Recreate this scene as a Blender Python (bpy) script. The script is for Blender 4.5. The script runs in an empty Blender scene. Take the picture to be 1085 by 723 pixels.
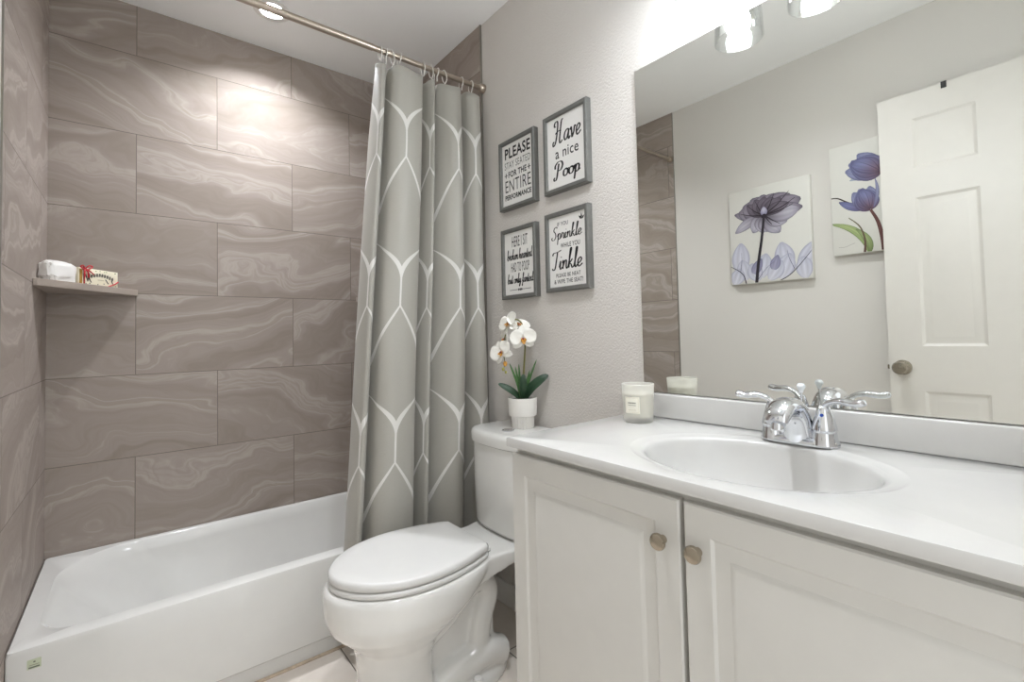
import bpy, bmesh, math, random
from mathutils import Vector, Matrix
random.seed(7)
PI = math.pi
S = bpy.context.scene
COL = S.collection

# ------------------------------------------------------------------ dimensions (metres)
W, H = 1.5077, 2.5723            # room width, ceiling height
YF = -2.70                       # inner face of the entrance wall
TILE_Y = -0.768                  # the wall tile ends here
ZT = 0.345                       # tub rim
CZ = 0.8875                      # counter top
VY = -1.563                      # left end of the vanity

# ------------------------------------------------------------------ camera
cam = bpy.data.cameras.new('camera')
camo = bpy.data.objects.new('camera', cam)
COL.objects.link(camo)
yaw, pitch, roll = 0.6758, 0.0326, -0.0221
fwd = Vector((math.sin(yaw)*math.cos(pitch), math.cos(yaw)*math.cos(pitch), math.sin(pitch)))
rgt = Vector((math.cos(yaw), -math.sin(yaw), 0))
upv = rgt.cross(fwd)
c_, s_ = math.cos(roll), math.sin(roll)
r2 = c_*rgt + s_*upv
u2 = -s_*rgt + c_*upv
M = Matrix((r2, u2, -fwd)).transposed().to_4x4()
M.translation = Vector((0.2604, -2.5066, 1.1401))
camo.matrix_world = M
cam.sensor_fit = 'HORIZONTAL'
cam.sensor_width = 36.0
cam.lens = 501.2044/1085*36.0
cam.shift_x = 0.0
cam.shift_y = (339.43-361.5)/1085
cam.clip_start = 0.02
S.camera = camo

# ------------------------------------------------------------------ light settings
BULB = 100.0                     # radiance of each vanity bulb
CAN = 1000.0                      # radiance of the recessed lamp over the tub
CAN_FILL = 640.0                     # radiance of the fill lamp added out of view in mid-room
DAY = 1.35                        # daylight coming through the open doorway
S.view_settings.view_transform = 'Standard'
S.view_settings.look = 'None'
S.view_settings.gamma = 1.0
S.view_settings.use_curve_mapping = False
S.view_settings.exposure = 0.24
wd = bpy.data.worlds.new('world')
S.world = wd
wd.use_nodes = True
wd.node_tree.nodes['Background'].inputs[0].default_value = (0.96, 0.98, 1.0, 1)
wd.node_tree.nodes['Background'].inputs[1].default_value = DAY


# ------------------------------------------------------------------ node helpers
def lin(r, g, b):
    f = lambda c: (c/255/12.92) if c/255 <= 0.04045 else ((c/255+0.055)/1.055)**2.4
    return (f(r), f(g), f(b), 1)


class N:
    """a value in a node tree, with arithmetic"""
    def __init__(self, nt, sock): self.nt, self.s = nt, sock

    def op(self, o, *a):
        n = self.nt.nodes.new('ShaderNodeMath'); n.operation = o
        for i, v in enumerate((self,)+a):
            if isinstance(v, N): self.nt.links.new(v.s, n.inputs[i])
            else: n.inputs[i].default_value = v
        return N(self.nt, n.outputs[0])
    def __add__(s, o): return s.op('ADD', o)
    def __sub__(s, o): return s.op('SUBTRACT', o)
    def __mul__(s, o): return s.op('MULTIPLY', o)
    def __truediv__(s, o): return s.op('DIVIDE', o)
    def floor(s): return s.op('FLOOR')
    def fract(s): return s.op('FRACT')
    def abs(s): return s.op('ABSOLUTE')
    def lt(s, o): return s.op('LESS_THAN', o)
    def gt(s, o): return s.op('GREATER_THAN', o)
    def min(s, o): return s.op('MINIMUM', o)
    def max(s, o): return s.op('MAXIMUM', o)
    def sin(s): return s.op('SINE')
    def pow(s, o): return s.op('POWER', o)
    def clamp(s): return s.max(0.0).min(1.0)
    def mod(s, o): return s.op('FLOORED_MODULO', o)


def new_mat(name):
    m = bpy.data.materials.new(name); m.use_nodes = True
    nt = m.node_tree
    return m, nt, nt.nodes['Principled BSDF']


def node(nt, kind, **kw):
    n = nt.nodes.new(kind)
    for k, v in kw.items(): setattr(n, k, v)
    return n


def ramp(nt, fac, stops):
    n = nt.nodes.new('ShaderNodeValToRGB')
    e = n.color_ramp.elements
    while len(e) < len(stops): e.new(0.5)
    for i, (p, c) in enumerate(stops):
        e[i].position = p; e[i].color = c
    nt.links.new(fac.s if isinstance(fac, N) else fac, n.inputs[0])
    return n.outputs[0]


def mixc(nt, fac, a, b):
    n = nt.nodes.new('ShaderNodeMix'); n.data_type = 'RGBA'
    for i, v in ((0, fac), (6, a), (7, b)):
        if isinstance(v, N): nt.links.new(v.s, n.inputs[i])
        elif hasattr(v, 'is_linked'): nt.links.new(v, n.inputs[i])
        else: n.inputs[i].default_value = v
    return n.outputs[2]


def noise(nt, vec, scale, detail=3, rough=0.5, dist=0.0, dim='3D'):
    n = node(nt, 'ShaderNodeTexNoise', noise_dimensions=dim)
    n.inputs['Scale'].default_value = scale
    n.inputs['Detail'].default_value = detail
    n.inputs['Roughness'].default_value = rough
    n.inputs['Distortion'].default_value = dist
    if vec is not None:
        nt.links.new(vec, n.inputs['W' if dim == '1D' else 'Vector'])
    return N(nt, n.outputs['Fac'])


def combine(nt, *a):
    n = nt.nodes.new('ShaderNodeCombineXYZ')
    for i, v in enumerate(a):
        if isinstance(v, N): nt.links.new(v.s, n.inputs[i])
        else: n.inputs[i].default_value = v
    return n.outputs[0]


def bump(nt, bsdf, h, strength, dist=0.002):
    b = nt.nodes.new('ShaderNodeBump')
    b.inputs['Strength'].default_value = strength
    b.inputs['Distance'].default_value = dist
    nt.links.new(h.s, b.inputs['Height'])
    nt.links.new(b.outputs[0], bsdf.inputs['Normal'])


def pos(nt):
    g = nt.nodes.new('ShaderNodeNewGeometry')
    x = nt.nodes.new('ShaderNodeSeparateXYZ')
    nt.links.new(g.outputs['Position'], x.inputs[0])
    return g.outputs['Position'], [N(nt, x.outputs[i]) for i in range(3)]


def simple(name, rgb, rough=0.5, metal=0.0, var=0.03, vscale=20, coat=0.0, spec=0.5, bmp=0.0, bscale=200):
    m, nt, b = new_mat(name)
    p, _ = pos(nt)
    n = noise(nt, p, vscale, 3)
    c = lin(*rgb)
    lo = tuple(v*(1-var) for v in c[:3])+(1,)
    hi = tuple(min(1, v*(1+var)) for v in c[:3])+(1,)
    nt.links.new(ramp(nt, n, [(0.3, lo), (0.7, hi)]), b.inputs['Base Color'])
    b.inputs['Roughness'].default_value = rough
    b.inputs['Metallic'].default_value = metal
    b.inputs['Coat Weight'].default_value = coat
    b.inputs['Coat Roughness'].default_value = 0.05
    b.inputs['Specular IOR Level'].default_value = spec
    if bmp: bump(nt, b, noise(nt, p, bscale, 2), bmp, 0.001)
    return m


def tile_mat(name, axis, joint_odd, joint_even, slant=0.0):
    m, nt, b = new_mat(name)
    p, xyz = pos(nt)
    u = xyz[0] if axis == 'x' else xyz[1]*-1.0
    v = xyz[2]
    hh = 0.3362; ww = 0.61
    r = (v-0.6764)/hh
    row = r.floor()
    par = row.mod(2.0)
    uu = (u-(par*joint_odd+(par*-1.0+1.0)*joint_even))/ww
    col = uu.floor()
    fu = (uu-col-0.5).abs(); fv = (r-row-0.5).abs()
    grout = fu.gt(0.5-0.0014/ww).max(fv.gt(0.5-0.0014/hh))
    wn = node(nt, 'ShaderNodeTexWhiteNoise', noise_dimensions='2D')
    nt.links.new(combine(nt, col, row, 0.0), wn.inputs['Vector'])
    rnd = N(nt, wn.outputs['Value'])
    rc = nt.nodes.new('ShaderNodeSeparateColor'); nt.links.new(wn.outputs['Color'], rc.inputs[0])
    r2_ = N(nt, rc.outputs[1]); r3_ = N(nt, rc.outputs[2])
    n1 = noise(nt, combine(nt, u+rnd*37.0, v*1.6+r2_*21.0, r3_*11.0), 1.5, 3, 0.5, 0.35)
    n2 = noise(nt, combine(nt, u*0.7+r2_*17.0, v*1.8+r3_*31.0, rnd*7.0), 4.0, 3, 0.5, 0.2)
    w = v*9.0+u*slant+(n1-0.5)*5.0+(n2-0.5)*0.9+rnd*40.0+(r2_-0.5)*u*4.0
    lay = noise(nt, w.s, 1.0, 3.5, 0.6, 0, '1D')
    fine = noise(nt, combine(nt, u*6.0+rnd*9.0, v*60.0+(n1-0.5)*60.0, 0.0), 1.0, 4, 0.6)
    f = lay*0.8+fine*0.2
    cr = ramp(nt, f, [(0.28, lin(146, 135, 126)), (0.44, lin(157, 146, 137)), (0.54, lin(164, 153, 145)), (0.60, lin(178, 168, 160)), (0.66, lin(160, 149, 140)), (0.8, lin(169, 159, 150))])
    tone = mixc(nt, rnd*0.12, cr, lin(140, 130, 122))
    nt.links.new(mixc(nt, grout, tone, lin(120, 111, 104)), b.inputs['Base Color'])
    b.inputs['Roughness'].default_value = 0.55
    b.inputs['Specular IOR Level'].default_value = 0.14
    bump(nt, b, (grout*-1.0+1.0)*1.0+lay*0.06, 0.35, 0.0015)
    return m


def paint_mat(name, rgb, bumpy, scale=150, rough=0.75):
    m, nt, b = new_mat(name)
    p, _ = pos(nt)
    c = lin(*rgb)
    n = noise(nt, p, 3.0, 2)
    nt.links.new(ramp(nt, n, [(0.3, tuple(v*0.985 for v in c[:3])+(1,)), (0.7, c)]), b.inputs['Base Color'])
    b.inputs['Roughness'].default_value = rough
    b.inputs['Specular IOR Level'].default_value = 0.3
    k = noise(nt, p, scale, 2, 0.5)
    k2 = k.op('SMOOTH_MIN', 0.56, 0.05)
    bump(nt, b, k2, bumpy, 0.004)
    return m


def floor_mat():
    m, nt, b = new_mat('floor_tile')
    p, x = pos(nt)
    T = 0.46
    fx = ((x[0]-0.862)/T).fract(); fy = ((x[1]+0.655)/T).fract()
    ex = (fx-0.5).abs(); ey = (fy-0.5).abs()
    g = ex.gt(0.5-0.002/T).max(ey.gt(0.5-0.002/T))
    n = noise(nt, p, 6, 4, 0.6, 0.4)
    c = ramp(nt, n, [(0.3, lin(226, 216, 205)), (0.7, lin(236, 228, 219))])
    nt.links.new(mixc(nt, g, c, lin(105, 95, 86)), b.inputs['Base Color'])
    b.inputs['Roughness'].default_value = 0.35
    bump(nt, b, g*-1.0, 0.3)
    return m


def emit_mat(name, rgb, s):
    m, nt, b = new_mat(name)
    p, _ = pos(nt)
    c = lin(*rgb)
    b.inputs['Base Color'].default_value = c
    b.inputs['Emission Color'].default_value = c
    b.inputs['Emission Strength'].default_value = s
    return m


def clear_mat(name, tint, gloss=0.12, frost=0.0, seeds=False):
    """thin clear or frosted glass"""
    m = bpy.data.materials.new(name); m.use_nodes = True
    nt = m.node_tree; nt.nodes.clear()
    out = nt.nodes.new('ShaderNodeOutputMaterial')
    t = nt.nodes.new('ShaderNodeBsdfTransparent'); t.inputs[0].default_value = tint
    g = nt.nodes.new('ShaderNodeBsdfGlossy'); g.inputs['Roughness'].default_value = 0.03
    lw = nt.nodes.new('ShaderNodeLayerWeight'); lw.inputs[0].default_value = 0.35
    mx = nt.nodes.new('ShaderNodeMixShader')
    f = N(nt, lw.outputs['Facing'])*0.55+gloss*0.4
    if seeds:
        p, _ = pos(nt)
        vz = node(nt, 'ShaderNodeTexVoronoi'); vz.inputs['Scale'].default_value = 180
        nt.links.new(p, vz.inputs['Vector'])
        f = f+N(nt, vz.outputs['Distance']).lt(0.16)*0.35
    nt.links.new(f.s, mx.inputs[0]); nt.links.new(t.outputs[0], mx.inputs[1]); nt.links.new(g.outputs[0], mx.inputs[2])
    last = mx
    if frost:
        d = nt.nodes.new('ShaderNodeBsdfDiffuse'); d.inputs[0].default_value = lin(250, 249, 244)
        tr = nt.nodes.new('ShaderNodeBsdfTranslucent'); tr.inputs[0].default_value = lin(250, 249, 244)
        a = nt.nodes.new('ShaderNodeMixShader'); nt.links.new(d.outputs[0], a.inputs[1]); nt.links.new(tr.outputs[0], a.inputs[2])
        m2 = nt.nodes.new('ShaderNodeMixShader'); m2.inputs[0].default_value = frost
        nt.links.new(mx.outputs[0], m2.inputs[1]); nt.links.new(a.outputs[0], m2.inputs[2]); last = m2
    nt.links.new(last.outputs[0], out.inputs[0])
    return m


def curtain_mat():
    m = bpy.data.materials.new('ogee_curtain_fabric'); m.use_nodes = True
    nt = m.node_tree; b = nt.nodes['Principled BSDF']; out = nt.nodes['Material Output']
    uv = nt.nodes.new('ShaderNodeUVMap'); uv.uv_map = 'UVMap'
    sx = nt.nodes.new('ShaderNodeSeparateXYZ'); nt.links.new(uv.outputs[0], sx.inputs[0])
    u, v = N(nt, sx.outputs[0]), N(nt, sx.outputs[1])
    P2, PV = 0.1282, 0.585
    t = ((v-1.849)/(-PV)).fract()
    a_ = (t/0.40).clamp()                                       # below each stem the two lines part slowly,
    b_ = ((t-0.57)/0.25).clamp()                                # run apart for a while, then close quickly
    g = (a_+(b_*-1.0+1.0).pow(2.3)-1.0)*-2.0+1.0
    q = u/(2*P2)
    de = ((q-g*0.25+0.5).fract()-0.5).abs()*(2*P2)
    do = ((q-0.5+g*0.25+0.5).fract()-0.5).abs()*(2*P2)
    d = de.min(do)
    th = (a_*(((t-0.37)/0.09).clamp()*-1.0+1.0)*1.15+(b_*PI).sin())*0.0064+0.0032
    line = d.lt(th)
    weave = noise(nt, combine(nt, u*900.0, v*120.0, 0.0), 1.0, 2)
    shade = noise(nt, combine(nt, u*7.0, v*1.2, 0.0), 1.0, 2)
    base = ramp(nt, shade*0.7+weave*0.3, [(0.3, lin(180, 177, 167)), (0.7, lin(197, 194, 185))])
    colr = mixc(nt, line, base, lin(240, 238, 233))
    nt.links.new(colr, b.inputs['Base Color'])
    b.inputs['Roughness'].default_value = 0.42
    b.inputs['Sheen Weight'].default_value = 0.2
    tr = nt.nodes.new('ShaderNodeBsdfTranslucent'); nt.links.new(colr, tr.inputs[0])
    mx = nt.nodes.new('ShaderNodeMixShader'); mx.inputs[0].default_value = 0.22
    nt.links.new(b.outputs[0], mx.inputs[1]); nt.links.new(tr.outputs[0], mx.inputs[2])
    nt.links.new(mx.outputs[0], out.inputs[0])
    return m


def vcol_mat(name, rough=0.6):
    m, nt, b = new_mat(name)
    a = node(nt, 'ShaderNodeVertexColor'); a.layer_name = 'Col'
    nt.links.new(a.outputs[0], b.inputs['Base Color'])
    b.inputs['Roughness'].default_value = rough
    return m


MT = dict(
    tile_back=tile_mat('wall_tile_back', 'x', 0.269, 0.559),
    tile_left=tile_mat('wall_tile_left', 'y', 0.459, 0.154, 3.0),
    tile_right=tile_mat('wall_tile_right', 'y', 0.30, 0.0),
    shelf=simple('shelf_tile', (164, 152, 142), 0.4, var=0.06, vscale=14),
    wall=paint_mat('greige_wall_paint', (216, 211, 205), 0.95, 130),
    wall_l=paint_mat('greige_smooth_wall_paint', (216, 212, 206), 0.12, 120),
    ceil=paint_mat('ceiling_paint', (250, 250, 248), 0.12, 60),
    floor=floor_mat(),
    trim=simple('white_trim_paint', (232, 230, 225), 0.4, var=0.01),
    metal_edge=simple('tile_edge_strip', (150, 146, 138), 0.35, 0.8),
    caulk=simple('stained_caulk', (196, 178, 156), 0.6, var=0.15, vscale=60),
    tub=simple('white_acrylic', (222, 221, 217), 0.14, var=0.01, coat=0.3),
    porcelain=simple('porcelain', (230, 229, 225), 0.08, var=0.008, coat=0.5),
    seat=simple('toilet_seat_plastic', (220, 219, 216), 0.22, var=0.008),
    cab=simple('cabinet_thermofoil', (207, 205, 199), 0.42, var=0.01),
    cabdark=simple('cabinet_inside_shadow_gap', (176, 172, 162), 0.6),
    marble=simple('cultured_marble', (208, 207, 204), 0.16, var=0.01, coat=0.4),
    chrome=simple('chrome', (222, 224, 228), 0.05, 1.0, var=0.0),
    nickel=simple('brushed_nickel', (150, 138, 122), 0.3, 1.0, var=0.06, vscale=80),
    rodm=simple('rod_nickel', (180, 168, 155), 0.28, 1.0, var=0.04),
    knobm=simple('satin_nickel_knob', (176, 166, 150), 0.22, 1.0, var=0.04),
    mirror=simple('mirror_silver', (236, 237, 233), 0.0, 1.0, var=0.0),
    mirror_edge=simple('mirror_glass_edge', (176, 190, 180), 0.2),
    frame=simple('grey_frame_wood', (106, 106, 102), 0.42, var=0.07, vscale=50),
    paper=simple('white_sign_paper', (236, 234, 230), 0.5, var=0.005),
    ink=simple('black_ink', (30, 28, 28), 0.6),
    canvas=simple('canvas', (214, 212, 205), 0.7, var=0.01, bmp=0.1, bscale=900),
    art=vcol_mat('printed_art'),
    curtain=curtain_mat(),
    ring=simple('white_plastic', (235, 232, 226), 0.3),
    glass=clear_mat('seeded_glass', (0.97, 0.98, 0.98, 1), 0.12, 0.0, True),
    jar=clear_mat('frosted_glass', (0.97, 0.97, 0.96, 1), 0.06, 0.5),
    bulb=emit_mat('lit_bulb', (242, 248, 255), BULB),
    can=emit_mat('lit_lens', (246, 249, 255), CAN), can_fill=emit_mat('added_fill_lens', (246, 249, 255), CAN_FILL),
    wax=simple('cream_wax', (250, 246, 232), 0.5, var=0.01),
    petal=simple('orchid_petal', (248, 246, 238), 0.5, var=0.02),
    lip=simple('orchid_lip', (206, 150, 60), 0.5, var=0.3, vscale=150),
    pinklip=simple('orchid_throat', (150, 70, 90), 0.5, var=0.2),
    budm=simple('orchid_bud', (150, 150, 70), 0.5, var=0.3, vscale=90),
    leaf=simple('dark_leaf', (38, 66, 44), 0.35, var=0.25, vscale=30),
    blade=simple('grass_blade', (70, 108, 58), 0.45, var=0.25, vscale=40),
    stem=simple('orchid_stem', (110, 108, 52), 0.5, var=0.25, vscale=50),
    soil=simple('soil', (62, 50, 40), 0.9, var=0.3, vscale=120),
    pot=simple('white_ceramic_pot', (236, 233, 227), 0.4, var=0.01),
    cream=simple('cream_card', (240, 232, 208), 0.5, var=0.03),
    wrap=simple('white_wrapping_paper', (240, 238, 234), 0.4, var=0.02),
    red=simple('red_ribbon', (190, 36, 48), 0.4, var=0.1),
    twine=simple('gold_twine', (190, 150, 70), 0.5, var=0.2),
    green_ink=simple('green_ink', (120, 140, 80), 0.6),
    sticker=simple('pale_green_sticker', (196, 203, 176), 0.5, var=0.02),
    grey_ink=simple('grey_ink', (110, 112, 100), 0.6),
    tan_ink=simple('tan_ink', (190, 180, 150), 0.6),
    label=simple('ivory_label', (243, 240, 226), 0.5),
    crystal=simple('clear_acrylic_knob', (238, 242, 245), 0.05, var=0.0, coat=1.0),
    blue=simple('blue_dot', (40, 70, 150), 0.3), 
    doorm=simple('white_door_paint', (216, 212, 205), 0.38, var=0.01),
    black=simple('black_plastic', (22, 22, 22), 0.4),
    brass=simple('door_nickel', (176, 168, 154), 0.2, 1.0, var=0.03),
)


# ------------------------------------------------------------------ mesh helpers
class MB:
    def __init__(self): self.v, self.f, self.mi, self.uv, self.vc = [], [], [], None, None

    def add(self, vs, fs, mi=0):
        o = len(self.v)
        self.v += [tuple(p) for p in vs]
        self.f += [tuple(i+o for i in f) for f in fs]
        self.mi += [mi]*len(fs)
        return self

    def box(self, x0, x1, y0, y1, z0, z1, bev=0.0, seg=2, mi=0, mat=None):
        bm = bmesh.new()
        bmesh.ops.create_cube(bm, size=1)
        for v in bm.verts:
            v.co = Vector(((x0+x1)/2+v.co.x*(x1-x0), (y0+y1)/2+v.co.y*(y1-y0), (z0+z1)/2+v.co.z*(z1-z0)))
        if bev:
            bmesh.ops.bevel(bm, geom=bm.edges[:], offset=bev, segments=seg, affect='EDGES', profile=0.5)
        if mat is not None: bm.transform(mat)
        bm.verts.index_update()
        self.add([v.co for v in bm.verts], [[v.index for v in f.verts] for f in bm.faces], mi)
        bm.free(); return self

    def rings(self, R, cap0=True, cap1=True, closed=True, mi=0):
        n = len(R[0]); vs = [p for r in R for p in r]; fs = []
        for i in range(len(R)-1):
            for j in range(n if closed else n-1):
                k = (j+1) % n
                fs.append((i*n+j, i*n+k, (i+1)*n+k, (i+1)*n+j))
        if cap0: fs.append(tuple(range(n))[::-1])
        if cap1: fs.append(tuple(range((len(R)-1)*n, len(R)*n)))
        return self.add(vs, fs, mi)

    def lathe(self, prof, c, axis=(0, 0, 1), n=32, mi=0, caps=True):
        a = Vector(axis).normalized()
        e1 = a.orthogonal().normalized(); e2 = a.cross(e1)
        R = []
        for r, h in prof:
            r = max(r, 1e-5)
            R.append([Vector(c)+a*h+e1*r*math.cos(2*PI*k/n)+e2*r*math.sin(2*PI*k/n) for k in range(n)])
        return self.rings(R, caps, caps, mi=mi)

    def tube(self, pts, rad, n=12, mi=0, flat=1.0, up=None, closed=False):
        P = [Vector(p) for p in pts]
        if not hasattr(rad, '__len__'): rad = [rad]*len(P)
        R = []; prev = None
        for i, p in enumerate(P):
            if closed: t = P[(i+1) % len(P)]-P[i-1]
            else: t = P[min(i+1, len(P)-1)]-P[max(i-1, 0)]
            t.normalize()
            ref = Vector(up) if up else (prev if prev is not None else t.orthogonal())
            e1 = (ref-t*ref.dot(t))
            if e1.length < 1e-6: e1 = t.orthogonal()
            e1.normalize(); e2 = t.cross(e1); prev = e1
            R.append([p+e1*rad[i]*flat*math.cos(2*PI*k/n)+e2*rad[i]*math.sin(2*PI*k/n) for k in range(n)])
        if closed:
            R.append(R[0]); return self.rings(R, False, False, mi=mi)
        return self.rings(R, mi=mi)


def smoothpts(P, k=8, closed=False):
    P = [Vector(p) for p in P]; out = []; n = len(P)
    for i in range(n if closed else n-1):
        if closed: a, b, c, d = P[i-1], P[i], P[(i+1) % n], P[(i+2) % n]
        else: a, b, c, d = P[max(i-1, 0)], P[i], P[i+1], P[min(i+2, n-1)]
        for j in range(k):
            t = j/k
            out.append(0.5*((2*b)+(c-a)*t+(2*a-5*b+4*c-d)*t*t+(3*b-a-3*c+d)*t**3))
    if not closed: out.append(P[-1])
    return out


def base_of(o):
    while o.parent: o = o.parent
    return o.location


def obj(name, mb, mats, parent=None, smooth=True, ang=40, loc=None):
    me = bpy.data.meshes.new(name)
    if parent is not None: L = Vector(base_of(parent))
    elif loc is not None: L = Vector(loc)
    else:
        xs, ys, zs = zip(*mb.v)
        L = Vector(((min(xs)+max(xs))/2, (min(ys)+max(ys))/2, min(zs)))
    me.from_pydata([tuple(Vector(p)-L) for p in mb.v], [], mb.f)
    bm = bmesh.new(); bm.from_mesh(me)
    if not getattr(mb, 'open', False): bmesh.ops.recalc_face_normals(bm, faces=bm.faces[:])
    bm.to_mesh(me); bm.free()
    mats = mats if isinstance(mats, (list, tuple)) else [mats]
    for m in mats: me.materials.append(MT[m])
    for i, p in enumerate(me.polygons):
        p.material_index = mb.mi[i]; p.use_smooth = smooth
    if mb.uv:
        l = me.uv_layers.new(name='UVMap')
        for lp in me.loops: l.data[lp.index].uv = mb.uv[lp.vertex_index]
    if mb.vc:
        ca = me.color_attributes.new('Col', 'FLOAT_COLOR', 'POINT')
        for i, c in enumerate(mb.vc): ca.data[i].color = c
    if smooth: me.set_sharp_from_angle(angle=math.radians(ang))
    o = bpy.data.objects.new(name, me); COL.objects.link(o)
    if parent is not None: o.parent = parent
    else: o.location = L
    return o


def tag(o, label, cat, group=None):
    o['label'] = label; o['category'] = cat
    if group: o['group'] = group
    return o


def thing(name, label, cat, loc, group=None):
    o = bpy.data.objects.new(name, None); COL.objects.link(o)
    o.location = loc; o.empty_display_size = 0.05
    return tag(o, label, cat, group)


def struct(name, mb, mat, parent=None, smooth=False):
    o = obj(name, mb, mat, parent, smooth)
    if parent is None: o['kind'] = 'structure'
    return o


# ------------------------------------------------------------------ the room
T = 0.10
struct('wall_back', MB().box(-T, W+T, 0, T, 0, H), 'tile_back')
struct('wall_left', MB().box(-T, 0, YF, 0, 0, H), 'wall_l')
struct('wall_right', MB().box(W, W+T, YF, 0, 0, H), 'wall')
fw = MB()
DX0, DX1, DZ = 0.09, 0.89, 2.18
fw.box(-T, DX0, YF-T, YF, 0, H); fw.box(DX1, W+T, YF-T, YF, 0, H); fw.box(DX0, DX1, YF-T, YF, DZ, H)
struct('wall_front', fw, 'wall_l')
LAMPS = ((0.727, -0.311, 'can'), (0.76, -1.75, 'can_fill'))  # tub lamp, then an unseen lamp added to brighten the room
cl = MB(); hh_ = 0.051; yy0 = T                                # ceiling slab with a hole for each recessed lamp
for lx, ly, _ in LAMPS:
    cl.box(-T, W+T, ly+hh_, yy0, H, H+0.08)
    cl.box(-T, lx-hh_, ly-hh_, ly+hh_, H, H+0.08).box(lx+hh_, W+T, ly-hh_, ly+hh_, H, H+0.08)
    yy0 = ly-hh_
cl.box(-T, W+T, YF-T, yy0, H, H+0.08)
struct('ceiling', cl, 'ceil')
struct('floor', MB().box(-T, W+T, YF-T, T, -0.08, 0), 'floor')
# tile panels on the end walls of the tub alcove, with metal edge strips
struct('trim_1', MB().box(0, 0.003, -0.800, 0, 0.0, H), 'tile_left')
struct('trim_2', MB().box(W-0.007, W, TILE_Y, 0, 0.0, H), 'tile_right')
struct('trim_3', MB().box(0, 0.0045, -0.806, -0.800, 0, H, 0.001, 1), 'metal_edge')
struct('trim_4', MB().box(W-0.010, W, TILE_Y-0.006, TILE_Y, 0, H, 0.001, 1), 'metal_edge')
cf = MB()                                                     # door casing on the entrance wall
for a, b_ in ((DX0-0.06, DX0), (DX1, DX1+0.06)): cf.box(a, b_, YF, YF+0.014, 0, DZ+0.06, 0.003)
cf.box(DX0, DX1, YF, YF+0.014, DZ, DZ+0.06, 0.003)
struct('trim_5', cf, 'trim')
struct('trim_6', MB().box(0.008, W-0.008, -0.706, -0.692, 0, 0.006, 0.002), 'caulk')
bbR = MB().box(W-0.013, W, VY+0.003, TILE_Y-0.007, 0, 0.095, 0.003)
struct('baseboard_right', bbR, 'trim')
struct('baseboard_left', MB().box(0, 0.013, YF+0.015, -0.807, 0, 0.095, 0.003), 'trim')


# ------------------------------------------------------------------ bathtub
def rrect(x0, x1, y0, y1, r, z, n=10):
    out = []
    rr = r if hasattr(r, '__len__') else (r,)*4
    for (cx, cy, a0), q in zip(((x1, y1, 0), (x0, y1, 90), (x0, y0, 180), (x1, y0, 270)), rr):
        sx = -1 if cx == x1 else 1; sy = -1 if cy == y1 else 1
        for k in range(n+1):
            a = math.radians(a0+90*k/n)
            out.append((cx+sx*q+q*math.cos(a), cy+sy*q+q*math.sin(a), z))
    return out


TB = thing('bathtub', 'long white alcove bathtub against the tiled wall, apron facing the room', 'bathtub', (W/2, -0.35, 0))
x0, x1, y0, y1 = 0.0035, W-0.009, -0.700, -0.002
R = [rrect(x0, x1, y0+0.008, y1, 0.004, 0.0), rrect(x0, x1, y0+0.008, y1, 0.004, 0.052),
     rrect(x0, x1, y0, y1, 0.004, 0.060), rrect(x0, x1, y0, y1, 0.006, ZT-0.016),
     rrect(x0+0.002, x1-0.002, y0+0.004, y1-0.001, 0.010, ZT-0.005), rrect(x0+0.006, x1-0.006, y0+0.014, y1-0.004, 0.014, ZT),
     rrect(x0+0.050, x1-0.075, y0+0.052, y1-0.020, (0.08, 0.23, 0.10, 0.08), ZT-0.001),
     rrect(x0+0.058, x1-0.080, y0+0.060, y1-0.026, (0.08, 0.23, 0.10, 0.08), ZT-0.008),
     rrect(x0+0.085, x1-0.085, y0+0.066, y1-0.034, (0.08, 0.23, 0.11, 0.08), ZT-0.05),
     rrect(x0+0.24, x1-0.105, y0+0.085, y1-0.06, (0.09, 0.19, 0.13, 0.09), 0.11),
     rrect(x0+0.30, x1-0.13, y0+0.115, y1-0.09, (0.09, 0.13, 0.12, 0.09), 0.075),
     rrect(x0+0.36, x1-0.19, y0+0.17, y1-0.15, (0.07, 0.09, 0.09, 0.07), 0.068)]
obj('tub_shell', MB().rings(R), 'tub', TB, ang=35)
st = MB().box(0.045, 0.072, y0-0.0008, y0-0.0001, 0.286, 0.311)
stick = obj('sticker', st, 'sticker', TB, False)
stick['label'] = 'small pale green rectangular sticker'
ink = MB()
ink.box(0.048, 0.069, y0-0.0012, y0-0.0008, 0.2885, 0.2920); ink.box(0.057, 0.061, y0-0.0012, y0-0.0008, 0.302, 0.3055)
ink.box(0.049, 0.068, y0-0.0012, y0-0.0008, 0.2958, 0.2968)
obj('sticker_print', ink, 'grey_ink', stick, False)
obj('drain', MB().lathe([(0.0, 0.0695), (0.028, 0.0695), (0.030, 0.069), (0.028, 0.067)], (1.25, -0.37, 0)), 'chrome', TB)


# ------------------------------------------------------------------ lettering helpers
def text_mesh(s, bold=0.0):
    cu = bpy.data.curves.new('lettering', 'FONT')
    cu.body = s; cu.size = 1; cu.offset = bold; cu.resolution_u = 3; cu.space_character = 1.06
    o = bpy.data.objects.new('lettering', cu); COL.objects.link(o)
    dg = bpy.context.evaluated_depsgraph_get(); dg.update()
    me = bpy.data.meshes.new_from_object(o.evaluated_get(dg))
    vs = [tuple(v.co) for v in me.vertices]; fs = [tuple(p.vertices) for p in me.polygons]
    bpy.data.objects.remove(o); bpy.data.curves.remove(cu); bpy.data.meshes.remove(me)
    return vs, fs


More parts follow.
